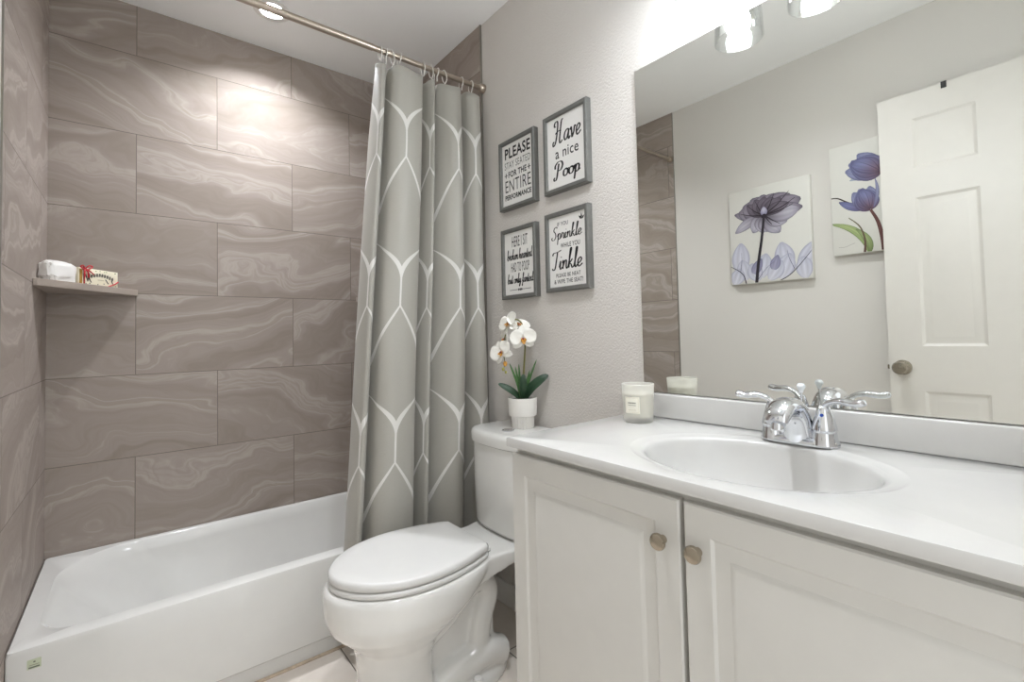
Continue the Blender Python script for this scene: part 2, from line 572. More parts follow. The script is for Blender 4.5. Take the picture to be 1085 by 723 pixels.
GL = {  # pen strokes of a joined-up hand: advance, strokes
    'a': (.50, [[(.40, .36), (.28, .45), (.10, .36), (.04, .16), (.13, .01), (.28, .10), (.40, .42)], [(.40, .44), (.37, .14), (.42, .0), (.54, .10)]]),
    'b': (.46, [[(.0, .08), (.10, .5), (.20, 1.0), (.12, .95), (.08, .5), (.09, .03), (.28, .02), (.38, .22), (.28, .42), (.12, .30)], [(.38, .25), (.48, .3)]]),
    'd': (.52, [[(.40, .36), (.28, .45), (.10, .36), (.04, .16), (.13, .01), (.28, .10), (.40, .42)], [(.46, 1.0), (.40, .5), (.38, .12), (.44, .0), (.55, .10)]]),
    'e': (.40, [[(.02, .14), (.22, .22), (.32, .36), (.22, .46), (.08, .34), (.07, .12), (.18, .0), (.42, .14)]]),
    'f': (.34, [[(.0, .10), (.16, .4), (.30, .9), (.22, 1.0), (.16, .8), (.14, .2), (.10, -.32), (.02, -.36), (.04, -.2), (.34, .16)], [(.02, .44), (.32, .46)]]),
    'h': (.48, [[(.0, .08), (.12, .6), (.20, 1.0), (.12, .98), (.08, .5), (.07, .0)], [(.07, .1), (.20, .40), (.32, .42), (.33, .15), (.38, .0), (.50, .10)]]),
    'i': (.24, [[(.0, .10), (.10, .44), (.08, .10), (.13, .0), (.26, .10)], [(.12, .62), (.14, .66)]]),
    'k': (.46, [[(.0, .08), (.12, .6), (.20, 1.0), (.12, .98), (.08, .5), (.07, .0)], [(.32, .46), (.10, .22), (.22, .18), (.34, .0), (.48, .10)]]),
    'l': (.24, [[(.0, .08), (.14, .6), (.20, .98), (.12, .98), (.08, .5), (.08, .1), (.14, .0), (.26, .10)]]),
    'n': (.48, [[(.0, .30), (.08, .44), (.08, .2), (.07, .0)], [(.07, .1), (.20, .40), (.32, .42), (.33, .15), (.38, .0), (.50, .10)]]),
    'o': (.44, [[(.22, .45), (.06, .34), (.06, .10), (.20, .0), (.36, .12), (.36, .34), (.22, .45), (.30, .38), (.46, .42)]]),
    'p': (.46, [[(.0, .2), (.10, .44), (.09, .0), (.06, -.42)], [(.09, .28), (.22, .45), (.36, .34), (.34, .10), (.20, .0), (.10, .10)], [(.30, .03), (.48, .12)]]),
    'r': (.36, [[(.0, .1), (.08, .46), (.14, .40), (.26, .40), (.24, .12), (.28, .0), (.38, .10)]]),
    't': (.28, [[(.0, .1), (.12, .5), (.16, .85), (.12, .4), (.11, .08), (.17, .0), (.30, .10)], [(.0, .56), (.26, .60)]]),
    'u': (.48, [[(.0, .1), (.08, .44), (.07, .12), (.16, .0), (.30, .14), (.36, .44), (.34, .10), (.40, .0), (.50, .10)]]),
    'v': (.44, [[(.0, .34), (.08, .44), (.14, .2), (.18, .0), (.30, .2), (.34, .44), (.46, .40)]]),
    'y': (.46, [[(.0, .1), (.08, .44), (.08, .12), (.16, .02), (.28, .14), (.36, .44), (.32, .0), (.22, -.36), (.10, -.34), (.14, -.16), (.48, .12)]]),
    'H': (.84, [[(.16, .78), (.02, .82), (.06, .98), (.24, 1.0), (.30, .8), (.24, .3), (.14, .02), (.0, -.06), (-.04, .08), (.06, .14)], [(.72, 1.02), (.60, .95), (.54, .6), (.50, .1), (.58, -.02), (.74, .08)], [(.12, .46), (.34, .54), (.62, .52)]]),
    'P': (.66, [[(.26, .92), (.22, .5), (.16, .0), (.02, -.10), (-.06, .02), (.02, .10)], [(.0, .62), (-.02, .84), (.18, 1.02), (.46, 1.0), (.58, .78), (.48, .52), (.28, .46)]]),
    'S': (.60, [[(.52, .88), (.42, 1.0), (.22, .92), (.16, .72), (.34, .52), (.42, .26), (.28, .02), (.06, .0), (-.04, .14), (.06, .22)]]),
    'T': (.56, [[(-.04, .78), (.04, .92), (.34, .94), (.66, 1.02)], [(.36, .94), (.30, .5), (.22, .08), (.08, .0), (.0, .10)]]),
    ' ': (.24, []),
}


def script_mesh(s, pen=0.05):
    vs, fs = [], []
    x = 0.0
    for ch in s:
        adv, strokes = GL[ch]
        for st_ in strokes:
            P = smoothpts([(p[0]+x+p[1]*0.12, p[1], 0) for p in st_], 6)
            n0 = len(vs)
            for i, p in enumerate(P):
                t = (P[min(i+1, len(P)-1)]-P[max(i-1, 0)]).normalized()
                w = pen*(0.35+0.75*abs(t.y))*(0.55 if i in (0, len(P)-1) else 1)
                nn = Vector((-t.y, t.x, 0))
                vs += [tuple(p+nn*w), tuple(p-nn*w)]
            for i in range(len(P)-1):
                a = n0+2*i
                fs.append((a, a+1, a+3, a+2))
        x += adv
    return vs, fs


def put(mb, mesh, box, f, mi=0):
    """fit a flat lettering mesh into box (u0,u1,v0,v1) and lay it on the surface f(u,v)"""
    vs, fs = mesh
    xs = [v[0] for v in vs]; ys = [v[1] for v in vs]
    ax, bx, ay, by = min(xs), max(xs), min(ys), max(ys)
    u0, u1, v0, v1 = box
    mb.add([f(u0+(v[0]-ax)/(bx-ax)*(u1-u0), v0+(v[1]-ay)/(by-ay)*(v1-v0)) for v in vs], fs, mi)


# ------------------------------------------------------------------ framed signs on the right wall
FD = 0.026


def framed_sign(label, ya, yb, za, zb, fill):
    """ya: left edge as seen (larger y), yb: right edge"""
    t = thing('framed_sign', label, 'framed sign', (W-FD/2, (ya+yb)/2, za), 'framed bathroom joke signs on the wall')
    fr = MB(); w = 0.017
    xf = W-FD; xb = W-0.0005
    prof = [(0.0, xb), (0.0, xf+0.003), (0.003, xf), (w-0.003, xf+0.001), (w, xf+0.005), (w, xf+0.016)]
    R = [[(x, ya-i, za+i), (x, yb+i, za+i), (x, yb+i, zb-i), (x, ya-i, zb-i)] for i, x in prof]
    fr.rings(R, True, False)
    obj('frame', fr, 'frame', t, ang=25)
    pp = MB().box(xf+0.010, xf+0.013, yb+w-0.001, ya-w+0.001, za+w-0.001, zb-w+0.001)
    obj('paper', pp, 'paper', t, False)
    ww, hh = ya-yb-2*w, zb-za-2*w
    f = lambda u, v: (xf+0.0096, ya-w-u*ww, za+w+v*hh)
    le = MB(); fill(le, f); le.open = True
    obj('lettering', le, 'ink', t, False)


def bar(le, f, u0, u1, v, t=0.006):
    le.add([f(u0, v-t), f(u1, v-t), f(u1, v+t), f(u0, v+t)], [(0, 1, 2, 3)])


def sign_please(le, f):
    put(le, text_mesh('PLEASE', .025), (.09, .93, .76, .94), f)
    put(le, text_mesh('STAY SEATED', -.008), (.08, .93, .60, .71), f)
    put(le, text_mesh('FOR THE', .03), (.20, .80, .45, .55), f)
    for u0, u1 in ((.07, .17), (.83, .93)): bar(le, f, u0, u1, .50)
    for u in (.12, .88): le.add([f(u-.012, .46), f(u+.012, .46), f(u+.012, .54), f(u-.012, .54)], [(0, 1, 2, 3)])
    put(le, text_mesh('ENTIRE', -.004), (.09, .93, .22, .41), f)
    put(le, text_mesh('PERFORMANCE', .035), (.08, .94, .09, .175), f)


def sign_nice(le, f):
    put(le, script_mesh('Have', .056), (.14, .92, .60, .955), f)
    put(le, text_mesh('a nice', .008), (.22, .84, .41, .55), f)
    put(le, script_mesh('Poop', .064), (.14, .88, .04, .37), f)


def sign_broken(le, f):
    put(le, text_mesh('HERE I SIT', .004), (.26, .80, .76, .93), f)
    put(le, script_mesh('broken hearted', .075), (.08, .95, .55, .73), f)
    put(le, text_mesh('HAD TO POOP', .004), (.22, .84, .36, .51), f)
    put(le, script_mesh('but only farted', .075), (.08, .97, .12, .34), f)
    bar(le, f, .16, .44, .075, .004); bar(le, f, .60, .88, .075, .004)
    for k in range(3):
        c = .47+.05*k
        le.add([f(c+.024*math.cos(a*PI/4), .075+.020*math.sin(a*PI/4)) for a in range(8)], [tuple(range(8))])


def sign_tinkle(le, f):
    put(le, text_mesh('IF YOU', .004), (.24, .54, .86, .915), f)
    put(le, script_mesh('Sprinkle', .052), (.06, .90, .60, .87), f)
    put(le, text_mesh('WHILE YOU', .008), (.32, .84, .545, .61), f)
    put(le, script_mesh('Tinkle', .052), (.06, .90, .24, .53), f)
    put(le, text_mesh('PLEASE BE NEAT', .012), (.18, .84, .135, .19), f)
    put(le, text_mesh('& WIPE THE SEAT!', .012), (.12, .90, .045, .105), f)
    for a, L in ((95, .10), (140, .09), (40, .08)):
        a = math.radians(a); d = Vector((math.cos(a), math.sin(a)*.8)); nn = Vector((-d.y, d.x))*.22
        c = Vector((.90, .88))
        P = [c, c+d*L*.5+nn*L, c+d*L*1.15, c+d*L*.5-nn*L]
        le.add([f(p.x, p.y) for p in P], [(0, 1, 2, 3)])


framed_sign('grey framed sign reading PLEASE STAY SEATED, upper left of four', -0.913, -1.141, 1.668, 1.962, sign_please)
framed_sign('grey framed sign reading Have a nice Poop, upper right of four', -1.194, -1.417, 1.668, 1.966, sign_nice)
framed_sign('grey framed sign reading HERE I SIT broken hearted, above the orchid', -0.916, -1.136, 1.292, 1.586, sign_broken)
framed_sign('grey framed sign reading IF YOU Sprinkle WHILE YOU Tinkle', -1.191, -1.411, 1.299, 1.595, sign_tinkle)


# ------------------------------------------------------------------ wall mirror
MX = W-0.006
mr = MB().box(MX, W-0.0005, -2.545, -1.608, CZ+0.0725, 1.970)
mo = obj('wall_mirror', mr, ['mirror_edge', 'mirror'], None, False)
for p in mo.data.polygons:
    if p.normal.x < -0.9: p.material_index = 1
tag(mo, 'large frameless rectangular mirror on the wall above the backsplash', 'mirror')


# ------------------------------------------------------------------ vanity
CX = 0.990
VE = -2.535
VC = thing('vanity_cabinet', 'white two-door vanity cabinet under the sink counter', 'cabinet', ((1.022+W)/2, (VY+VE)/2, 0))
body = MB()                                                   # hollow carcass: face frame, sides, back, floor, toe kick
cx0, cya, cyb = 1.0215, VY-0.006, VE+0.004
body.box(cx0, cx0+0.02, -1.63, cya, 0.10, CZ-0.0245).box(cx0, cx0+0.02, cyb, -2.47, 0.10, CZ-0.0245)
body.box(cx0, cx0+0.02, -2.47, -1.63, CZ-0.055, CZ-0.0245).box(cx0, cx0+0.02, -2.47, -1.63, 0.10, 0.15).box(cx0, cx0+0.02, -2.06, -2.02, 0.15, CZ-0.055)
body.box(cx0+0.02, W-0.002, cya-0.016, cya, 0.0, CZ-0.0245).box(cx0+0.02, W-0.002, cyb, cyb+0.016, 0.0, CZ-0.0245)
body.box(W-0.010, W-0.002, cyb+0.016, cya-0.016, 0.0, CZ-0.0245).box(cx0+0.02, W-0.010, cyb+0.016, cya-0.016, 0.10, 0.115)
body.box(1.075, 1.090, cyb+0.016, cya-0.016, 0.0, 0.10)
obj('carcass', body, 'cab', VC, False)


def panel_door(ya, yb, za, zb, name, parent, mat, x=1.003, th=0.0175):
    ins = [(0, x+th), (0, x+0.003), (0.003, x), (0.048, x), (0.053, x+0.0045), (0.060, x+0.006), (0.078, x+0.006), (0.086, x+0.0025), (0.090, x+0.002)]
    R = [[(px, ya-i, za+i), (px, yb+i, za+i), (px, yb+i, zb-i), (px, ya-i, zb-i)] for i, px in ins]
    return obj(name, MB().rings(R), mat, parent, True, ang=20)


dl = panel_door(VY-0.004, -2.032, 0.125, 0.847, 'door', VC, 'cab')
dr = panel_door(-2.041, VE+0.008, 0.125, 0.847, 'door', VC, 'cab')
for d_, ky, kz in ((dl, -2.000, 0.770), (dr, -2.067, 0.770)):
    kb = MB().lathe([(0.0075, 0.0), (0.006, 0.004), (0.0055, 0.011), (0.009, 0.013), (0.0148, 0.0155), (0.0152, 0.019), (0.0135, 0.0225), (0.008, 0.0242), (0.0, 0.0248)], (1.003, ky, kz), (-1, 0, 0), 32)
    obj('knob', kb, 'knobm', d_)

# counter with the oval basin moulded in, and its backsplash
CT = thing('vanity_countertop', 'white cultured marble vanity top with moulded oval sink', 'countertop', (1.24, (VY+VE)/2, CZ-0.022))
SX, SY, SA, SB = 1.226, -2.052, 0.168, 0.216
xa, xb, ya, yb = CX, W-0.002, VE, VY
cang = sorted([math.atan2(y-SY, x-SX) for x in (xa, xb) for y in (ya, yb)])
A = []
nseg = 36
for i in range(4):
    a0 = cang[i]; a1 = cang[(i+1) % 4]+(2*PI if i == 3 else 0)
    A += [a0+(a1-a0)*k/nseg for k in range(nseg)]


def rect_pt(a, z, inset=0.0):
    c, s = math.cos(a), math.sin(a)
    tx = ((xb-inset-SX)/c) if c > 1e-9 else ((xa+inset-SX)/c if c < -1e-9 else 1e9)
    ty = ((yb-inset-SY)/s) if s > 1e-9 else ((ya+inset-SY)/s if s < -1e-9 else 1e9)
    t = min(tx, ty)
    return (SX+c*t, SY+s*t, z)


def ell(a, k, z, dx=0):
    c, s = math.cos(a), math.sin(a)
    r = 1/math.sqrt((c/SA)**2+(s/SB)**2)
    return (SX+dx+c*r*k, SY+s*r*k, z)


zt = CZ
bowl = ((1.0, .010), (.985, .018), (.965, .030), (.93, .048), (.88, .068), (.80, .090), (.68, .110), (.52, .124), (.34, .131), (.14, .134))
R = [[ell(a, k*1.02+0.03, zt-d-0.014, 0.03*(1-k)) for a in A] for k, d in bowl[::-1]]          # underside of the bowl and slab
R += [[ell(a, 1.10, zt-0.023) for a in A], [rect_pt(a, zt-0.023, 0.001) for a in A], [rect_pt(a, zt-0.021) for a in A], [rect_pt(a, zt-0.004) for a in A], [rect_pt(a, zt-0.001, 0.001) for a in A], [rect_pt(a, zt, 0.004) for a in A],
      [ell(a, 1.17, zt) for a in A], [ell(a, 1.15, zt-0.0008) for a in A], [ell(a, 1.12, zt-0.0025) for a in A], [ell(a, 1.06, zt-0.004) for a in A], [ell(a, 1.02, zt-0.006) for a in A]]
R += [[ell(a, k, zt-d, 0.03*(1-k)) for a in A] for k, d in bowl]
cb = MB().rings(R, True, True)
obj('basin_top', cb, 'marble', CT, ang=50)
tag(obj('backsplash', MB().box(W-0.024, W-0.0005, VE, VY, CZ+0.0003, CZ+0.070, 0.004, 3), 'marble', None, ang=50),
    'white marble backsplash strip on the wall between the sink counter and mirror', 'backsplash')
obj('basin_drain', MB().lathe([(0.0, -0.1325), (0.019, -0.1325), (0.022, -0.1332), (0.022, -0.136)], (SX+0.028, SY, CZ)), 'chrome', CT)

# ------------------------------------------------------------------ faucet
FX, FY = 1.422, -2.072
FA = thing('faucet', 'chrome two-handle faucet standing behind the oval sink', 'faucet', (FX, FY, CZ))
bs = []
for k, z in ((1.0, 0.0), (1.0, 0.004), (0.95, 0.012), (0.80, 0.017)):
    bs.append([(FX+0.026*k*math.copysign(abs(math.cos(a))**0.8, math.cos(a)), FY+0.080*(k if k == 1 else k+0.03)*math.copysign(abs(math.sin(a))**0.7, math.sin(a)), CZ+z) for a in [2*PI*i/48 for i in range(48)]])
obj('base_plate', MB().rings(bs), 'chrome', FA, ang=50)
path = [(FX+0.004, FY, CZ+0.006), (FX-0.002, FY, CZ+0.036), (FX-0.016, FY, CZ+0.066), (FX-0.042, FY, CZ+0.084), (FX-0.074, FY, CZ+0.086), (FX-0.100, FY, CZ+0.074), (FX-0.114, FY, CZ+0.058)]
PT = smoothpts(path, 6)
ry_ = [0.036, 0.032, 0.029, 0.0275, 0.027, 0.0255, 0.022]
rn_ = [0.030, 0.029, 0.026, 0.021, 0.0175, 0.0155, 0.010]
R = []
for i, p in enumerate(PT):                                     # broad arched spout, wide foot narrowing to a rounded nose
    t = (PT[min(i+1, len(PT)-1)]-PT[max(i-1, 0)]).normalized()
    e1 = Vector((t.z, 0, -t.x)); a_ = min(i//6, 6); b_ = min(a_+1, 6); f_ = (i % 6)/6
    ry = ry_[a_]+(ry_[b_]-ry_[a_])*f_; rn = rn_[a_]+(rn_[b_]-rn_[a_])*f_
    R.append([p+e1*rn*math.copysign(abs(math.cos(q))**0.85, math.cos(q))+Vector((0, 1, 0))*ry*math.copysign(abs(math.sin(q))**0.85, math.sin(q)) for q in [2*PI*k/32 for k in range(32)]])
obj('spout', MB().rings(R), 'chrome', FA, ang=60)
obj('aerator', MB().lathe([(0.0125, 0.0), (0.0135, 0.004), (0.0135, 0.014), (0.012, 0.020)], (FX-0.106, FY, CZ+0.040), (0.25, 0, 1), 24), 'chrome', FA)
for sgn in (1, -1):
    hy = FY+sgn*0.052
    hb = MB().lathe([(0.0265, 0.004), (0.0255, 0.010), (0.0225, 0.030), (0.0225, 0.034), (0.0245, 0.036), (0.0235, 0.042), (0.019, 0.060), (0.0135, 0.078), (0.011, 0.086), (0.0, 0.091)], (FX, hy, CZ), (0, 0, 1), 32)
    h_ = obj('handle', hb, 'chrome', FA, ang=50)
    lv = MB()
    P = smoothpts([(FX+0.004, hy-sgn*0.006, CZ+0.078), (FX, hy+sgn*0.012, CZ+0.094), (FX-0.004, hy+sgn*0.034, CZ+0.100), (FX-0.010, hy+sgn*0.060, CZ+0.098), (FX-0.014, hy+sgn*0.078, CZ+0.102)], 6)
    n = len(P)
    rad = [0.0135-0.0030*math.sin(PI*min(1, i/(n*0.55))) - (0.006 if i == n-1 else 0) - (0.002 if i == n-2 else 0) for i in range(n)]
    lv.tube(P, rad, 16, flat=0.58, up=(0, 0, 1))
    obj('lever', lv, 'chrome', h_, ang=60)
    dot = obj('dot', MB().lathe([(0.004, 0.0), (0.0035, 0.0012), (0.0, 0.0016)], (FX-0.0155, hy-0.001, CZ+0.068), (-0.95, -0.1, 0.3), 16), 'blue' if sgn < 0 else 'red', h_)
    dot['label'] = ('blue' if sgn < 0 else 'red')+' temperature dot'
RX = 1.447
obj('lift_rod', MB().tube([(RX, FY, CZ+0.004), (RX, FY, CZ+0.112)], 0.0022, 12), 'chrome', FA)
kn = MB()
kn.lathe([(0.003, 0.0), (0.0045, 0.002), (0.0050, 0.005), (0.0095, 0.013), (0.0100, 0.016), (0.0060, 0.0215), (0.0, 0.0225)], (RX, FY, CZ+0.108), (0, 0, 1), 8)
ko = obj('rod_knob', kn, 'crystal', FA, False)
ko['label'] = 'clear faceted knob on the lift rod'

# ------------------------------------------------------------------ candle
KX, KY = 1.388, -1.668
CA = thing('jar_candle', 'cream candle in a frosted glass jar on the counter by the mirror', 'candle', (KX, KY, CZ))
jar = MB().lathe([(0.0, 0.0), (0.037, 0.0), (0.0405, 0.003), (0.0455, 0.107), (0.0445, 0.108), (0.0432, 0.107), (0.0392, 0.016), (0.0, 0.014)], (KX, KY, CZ), n=48)
obj('jar', jar, 'jar', CA, ang=30)
obj('wax', MB().lathe([(0.0, 0.0145), (0.0386, 0.0165), (0.0418, 0.080), (0.0390, 0.082), (0.0, 0.0805)], (KX, KY, CZ), n=48), 'wax', CA, ang=50)
obj('wick', MB().tube([(KX, KY, CZ+0.080), (KX+0.001, KY, CZ+0.093)], 0.0012, 8), 'ink', CA)
ca = math.atan2(-2.51-KY, 0.285-KX)-0.42


def jar_pt(u, z, off=0.0005):
    r = 0.0404+(z-0.003)*0.005/0.104+off
    a = ca+u/r
    return (KX+r*math.cos(a), KY+r*math.sin(a), CZ+z)


lb = MB(); n = 10
for i in range(n+1):
    u = -0.022+0.044*i/n
    lb.v += [jar_pt(u, 0.028), jar_pt(u, 0.074)]
lb.f = [(2*i, 2*i+2, 2*i+3, 2*i+1) for i in range(n)]; lb.mi = [0]*n; lb.open = True
lo = obj('label', lb, 'label', CA)
li = MB(); li.open = True


def curvebar(u0, u1, z0, z1, mi=0):
    vs = []
    for i in range(7):
        u = u0+(u1-u0)*i/6
        vs += [jar_pt(u, z0, 0.0009), jar_pt(u, z1, 0.0009)]
    li.add(vs, [(2*i, 2*i+2, 2*i+3, 2*i+1) for i in range(6)], mi)


for a_ in ((-0.0185, 0.0185, 0.0305, 0.0309), (-0.0185, 0.0185, 0.0711, 0.0715)): curvebar(*a_, 1)
curvebar(-0.0188, -0.0184, 0.0305, 0.0715, 1); curvebar(0.0184, 0.0188, 0.0305, 0.0715, 1)
for i in range(7): curvebar(-0.011+0.0033*i, -0.0088+0.0033*i, 0.0555, 0.0590)
for i in range(9): curvebar(-0.011+0.0026*i, -0.0092+0.0026*i, 0.0500, 0.0515)
for i in range(8): curvebar(-0.0115+0.003*i, -0.0095+0.003*i, 0.0370, 0.0382, 1)
obj('label_print', li, ['grey_ink', 'tan_ink'], lo)


# ------------------------------------------------------------------ vanity light
LX, LZ = 1.397, 1.970
VL = thing('vanity_light', 'three-lamp vanity light with clear glass shades above the mirror', 'wall light', (W-0.01, -2.086, 2.13))
obj('back_plate', MB().box(W-0.028, W-0.0005, -2.345, -1.825, 2.145, 2.255, 0.006, 3), 'nickel', VL, ang=50)
for yy in (-1.890, -2.086, -2.282):
    ar = MB().tube(smoothpts([(W-0.026, yy, 2.20), (W-0.075, yy, 2.205), (LX+0.004, yy, 2.192), (LX, yy, 2.155), (LX, yy, 2.120)], 6), 0.0075, 12)
    obj('arm', ar, 'nickel', VL)
    so = MB().lathe([(0.010, 0.176), (0.030, 0.172), (0.032, 0.150), (0.024, 0.146), (0.018, 0.112), (0.0, 0.110)], (LX, yy, LZ), n=32)
    obj('socket', so, 'nickel', VL)
    sh = MB(); R = []
    prof = [(0.034, 0.150), (0.048, 0.146), (0.055, 0.130), (0.060, 0.08), (0.064, 0.0)]
    sh.lathe(prof+[(r-0.003, h) for r, h in prof[::-1]], (LX, yy, LZ), n=48, caps=False)
    obj('shade', sh, 'glass', VL)
    bl = MB().lathe([(0.013, 0.109), (0.014, 0.095), (0.022, 0.080), (0.0300, 0.062), (0.0325, 0.047), (0.030, 0.032), (0.022, 0.020), (0.011, 0.0145), (0.0, 0.013)], (LX, yy, LZ), n=28)
    b_ = obj('bulb', bl, 'bulb', VL)
    b_['label'] = 'lit white bulb'

# ------------------------------------------------------------------ recessed lamp over the tub, and the added fill lamp
def can_light(label, x, y, mat):
    t = thing('recessed_light', label, 'ceiling light', (x, y, H))
    obj('trim_ring', MB().lathe([(0.0495, 0.0), (0.0735, -0.0005), (0.0745, -0.003), (0.071, -0.0055), (0.053, -0.006), (0.0485, -0.003), (0.0485, 0.050), (0.0500, 0.050), (0.0495, 0.0)], (x, y, H), n=48, caps=False), 'trim', t)
    obj('lens', MB().lathe([(0.0, 0.038), (0.044, 0.039), (0.0483, 0.041), (0.0483, 0.048), (0.0, 0.0485)], (x, y, H), n=40), mat, t)


can_light('round lit recessed ceiling light over the bathtub', *LAMPS[0])
can_light('added round recessed fill light, out of view in mid-room', *LAMPS[1])

# ------------------------------------------------------------------ curtain rod, rings, curtain
RY, RZ = -0.782, 2.268
CR = thing('curtain_rod', 'brushed nickel tension rod across the bathtub alcove', 'curtain rod', (W/2, RY, RZ))
obj('rod', MB().tube([(0.012, RY, RZ), (0.98, RY, RZ)], 0.0128, 20), 'rodm', CR)
obj('inner_rod', MB().tube([(0.98, RY, RZ), (W-0.012, RY, RZ)], 0.0108, 20), 'rodm', CR)
for xx, d in ((0.0, 1), (W, -1)):
    obj('end_cap', MB().lathe([(0.020, 0.0005), (0.021, 0.006), (0.0195, 0.020), (0.0155, 0.026), (0.013, 0.028)], (xx, RY, RZ), (d, 0, 0), 28), 'rodm', CR)

ZT_, ZB_ = 2.223, 0.10
plan = [(1.004, -0.735), (1.003, -0.770), (1.015, -0.812), (1.032, -0.803), (1.039, -0.765), (1.045, -0.725), (1.053, -0.765), (1.064, -0.812),
        (1.095, -0.838), (1.140, -0.841), (1.180, -0.822), (1.198, -0.785), (1.204, -0.745), (1.211, -0.723), (1.219, -0.745), (1.226, -0.778), (1.239, -0.808), (1.250, -0.800), (1.256, -0.765), (1.263, -0.724), (1.273, -0.762),
        (1.300, -0.818), (1.335, -0.843), (1.366, -0.828), (1.379, -0.785), (1.388, -0.726), (1.399, -0.762), (1.411, -0.808), (1.434, -0.836), (1.462, -0.830), (1.479, -0.795), (1.487, -0.755)]
PP = smoothpts([(x, y, 0) for x, y in plan], 7)
nu = len(PP); nv = 64
arc = [0.0]
for i in range(1, nu): arc.append(arc[-1]+(PP[i]-PP[i-1]).length)
UOFF = 0.2630
cm = MB(); cm.uv = []; cm.open = True
for j in range(nv+1):
    z = ZT_+(ZB_-ZT_)*j/nv
    t = (ZT_-z)/1.86
    for i in range(nu):
        x = 1.487-(1.487-PP[i].x)*(1+0.28*t)
        dy = PP[i].y+0.7886
        amp = 0.55+0.45*min(1, t*6)
        wob = 0.006*math.sin(arc[i]*9+z*2.3)*min(1, t*2)
        y = RY+dy*amp*(1+0.10*t)+wob
        y = min(y, -0.716)
        cm.v.append((x+0.004*math.sin(z*3+arc[i]*5)*min(1, t*2) if i < nu-8 else x, y, z-0.010*(0.5-0.5*math.cos(arc[i]*2*PI/0.15))*(1 if j == 0 else 0)))
        cm.uv.append((arc[i]-UOFF, z))
cm.f = [(j*nu+i, j*nu+i+1, (j+1)*nu+i+1, (j+1)*nu+i) for j in range(nv) for i in range(nu-1)]
cm.mi = [0]*len(cm.f)
SC = thing('shower_curtain', 'grey shower curtain with white ogee lines bunched at the right', 'shower curtain', (1.25, RY, ZB_))
cu = obj('curtain_panel', cm, 'curtain', SC, ang=180)
sm = cu.modifiers.new('thickness', 'SOLIDIFY'); sm.thickness = 0.0012; sm.offset = 0

ring_x = [1.012, 1.034, 1.062, 1.092, 1.198, 1.236, 1.262, 1.300, 1.385, 1.436]
names_ = ['first', 'second', 'third', 'fourth', 'fifth', 'sixth', 'seventh', 'eighth', 'ninth', 'tenth']
for k, xx in enumerate(ring_x):
    P = []
    tilt = 0.010*math.sin(k*2.4)
    for i in range(21):
        a = math.radians(-70+300*i/20)
        P.append((xx+tilt*math.sin(a)*0.6, RY+0.0175*math.cos(a), RZ-0.010+0.0255*math.sin(a)))
    P.append((xx, RY-0.004, RZ-0.045))
    hk = MB().tube(smoothpts(P, 2), 0.0021, 8)
    o = obj('curtain_ring', hk, 'ring')
    tag(o, 'white plastic curtain hook, %s from the left on the rod' % names_[k], 'curtain hook', 'white curtain hooks on the rod')


# ------------------------------------------------------------------ corner shelves and what stands on the left one
def corner_shelf(label, c, lx, ly):
    z0, z1 = 1.339, 1.364
    P = [c, (c[0]+lx, c[1]), (c[0]+lx, c[1]-0.012), (c[0]+(0.012 if lx > 0 else -0.012), c[1]+ly), (c[0], c[1]+ly)]
    if lx < 0: P = P[::-1]
    R = [[(x, y, z) for x, y in P] for z in (z0, z1)]
    o = obj('corner_shelf', MB().rings(R), 'shelf', None, False)
    b = o.modifiers.new('edge', 'BEVEL'); b.width = 0.002; b.segments = 2
    return tag(o, label, 'shelf')


corner_shelf('grey tile corner shelf on the left wall holding soap parcels', (0.0035, -0.0005), 0.272, -0.330)
corner_shelf('grey tile corner shelf half hidden behind the shower curtain', (W-0.0075, -0.0005), -0.304, -0.330)

hd = Vector((0.655, 0.755, 0)).normalized()
hn = Vector((0.755, -0.655, 0)).normalized()
SZ = 1.3645
# crumpled white parcel
pm = bmesh.new()
bmesh.ops.create_icosphere(pm, subdivisions=4, radius=1)
from mathutils import noise as mn
for v in pm.verts:
    p = v.co.copy()
    q = Vector((math.copysign(abs(p.x)**0.45, p.x), math.copysign(abs(p.y)**0.5, p.y), math.copysign(abs(p.z)**0.5, p.z)))
    d = mn.noise(p*2.4)*0.10+abs(mn.noise(p*5.0))*0.09
    q *= (0.95+d)
    taper = 1.0-0.16*max(0, q.x)-0.10*max(0, -q.x-0.4)
    zz = (q.z*taper+1)*0.037 if q.z > -0.7 else 0
    pt = Vector((0.052, -0.213, 0))+hd*(q.x*0.052)+hn*(q.y*0.028)
    v.co = Vector((max(pt.x, 0.0045), pt.y, SZ+max(0.0, zz)))
mb = MB().add([v.co for v in pm.verts], [[v.index for v in f.verts] for f in pm.faces]); pm.free()
WP = obj('wrapped_parcel', mb, 'wrap', None, True, 30)
tag(WP, 'crumpled white paper-wrapped parcel on the left corner shelf', 'parcel')
# cream printed box with red ribbon
bc = Vector((0.163, -0.118, SZ))-hn*0.028
SBX = thing('soap_box', 'cream printed soap box tied with red ribbon on corner shelf', 'box', tuple(bc))
BM = Matrix((( hd.x, hn.x, 0, bc.x), (hd.y, hn.y, 0, bc.y), (0, 0, 1, bc.z), (0, 0, 0, 1)))
BL, BD, BH = 0.082, 0.022, 0.062
obj('box_body', MB().box(-BL, BL, -BD, BD, 0.0003, BH, 0.0015, 2, mat=BM), 'cream', SBX)
pr = MB(); pr.open = True
fb = lambda u, v: tuple(BM @ Vector((-BL+u*2*BL, BD+0.0006, v*BH)))
rs = random.Random(3)


def blob(c, r, mi=0, n=7, sx=0.4):
    pr.add([fb(c[0]+r*sx*math.cos(2*PI*i/n)*(0.7+rs.random()*0.6), c[1]+r*math.sin(2*PI*i/n)*(0.7+rs.random()*0.6)) for i in range(n)], [tuple(range(n))], mi)


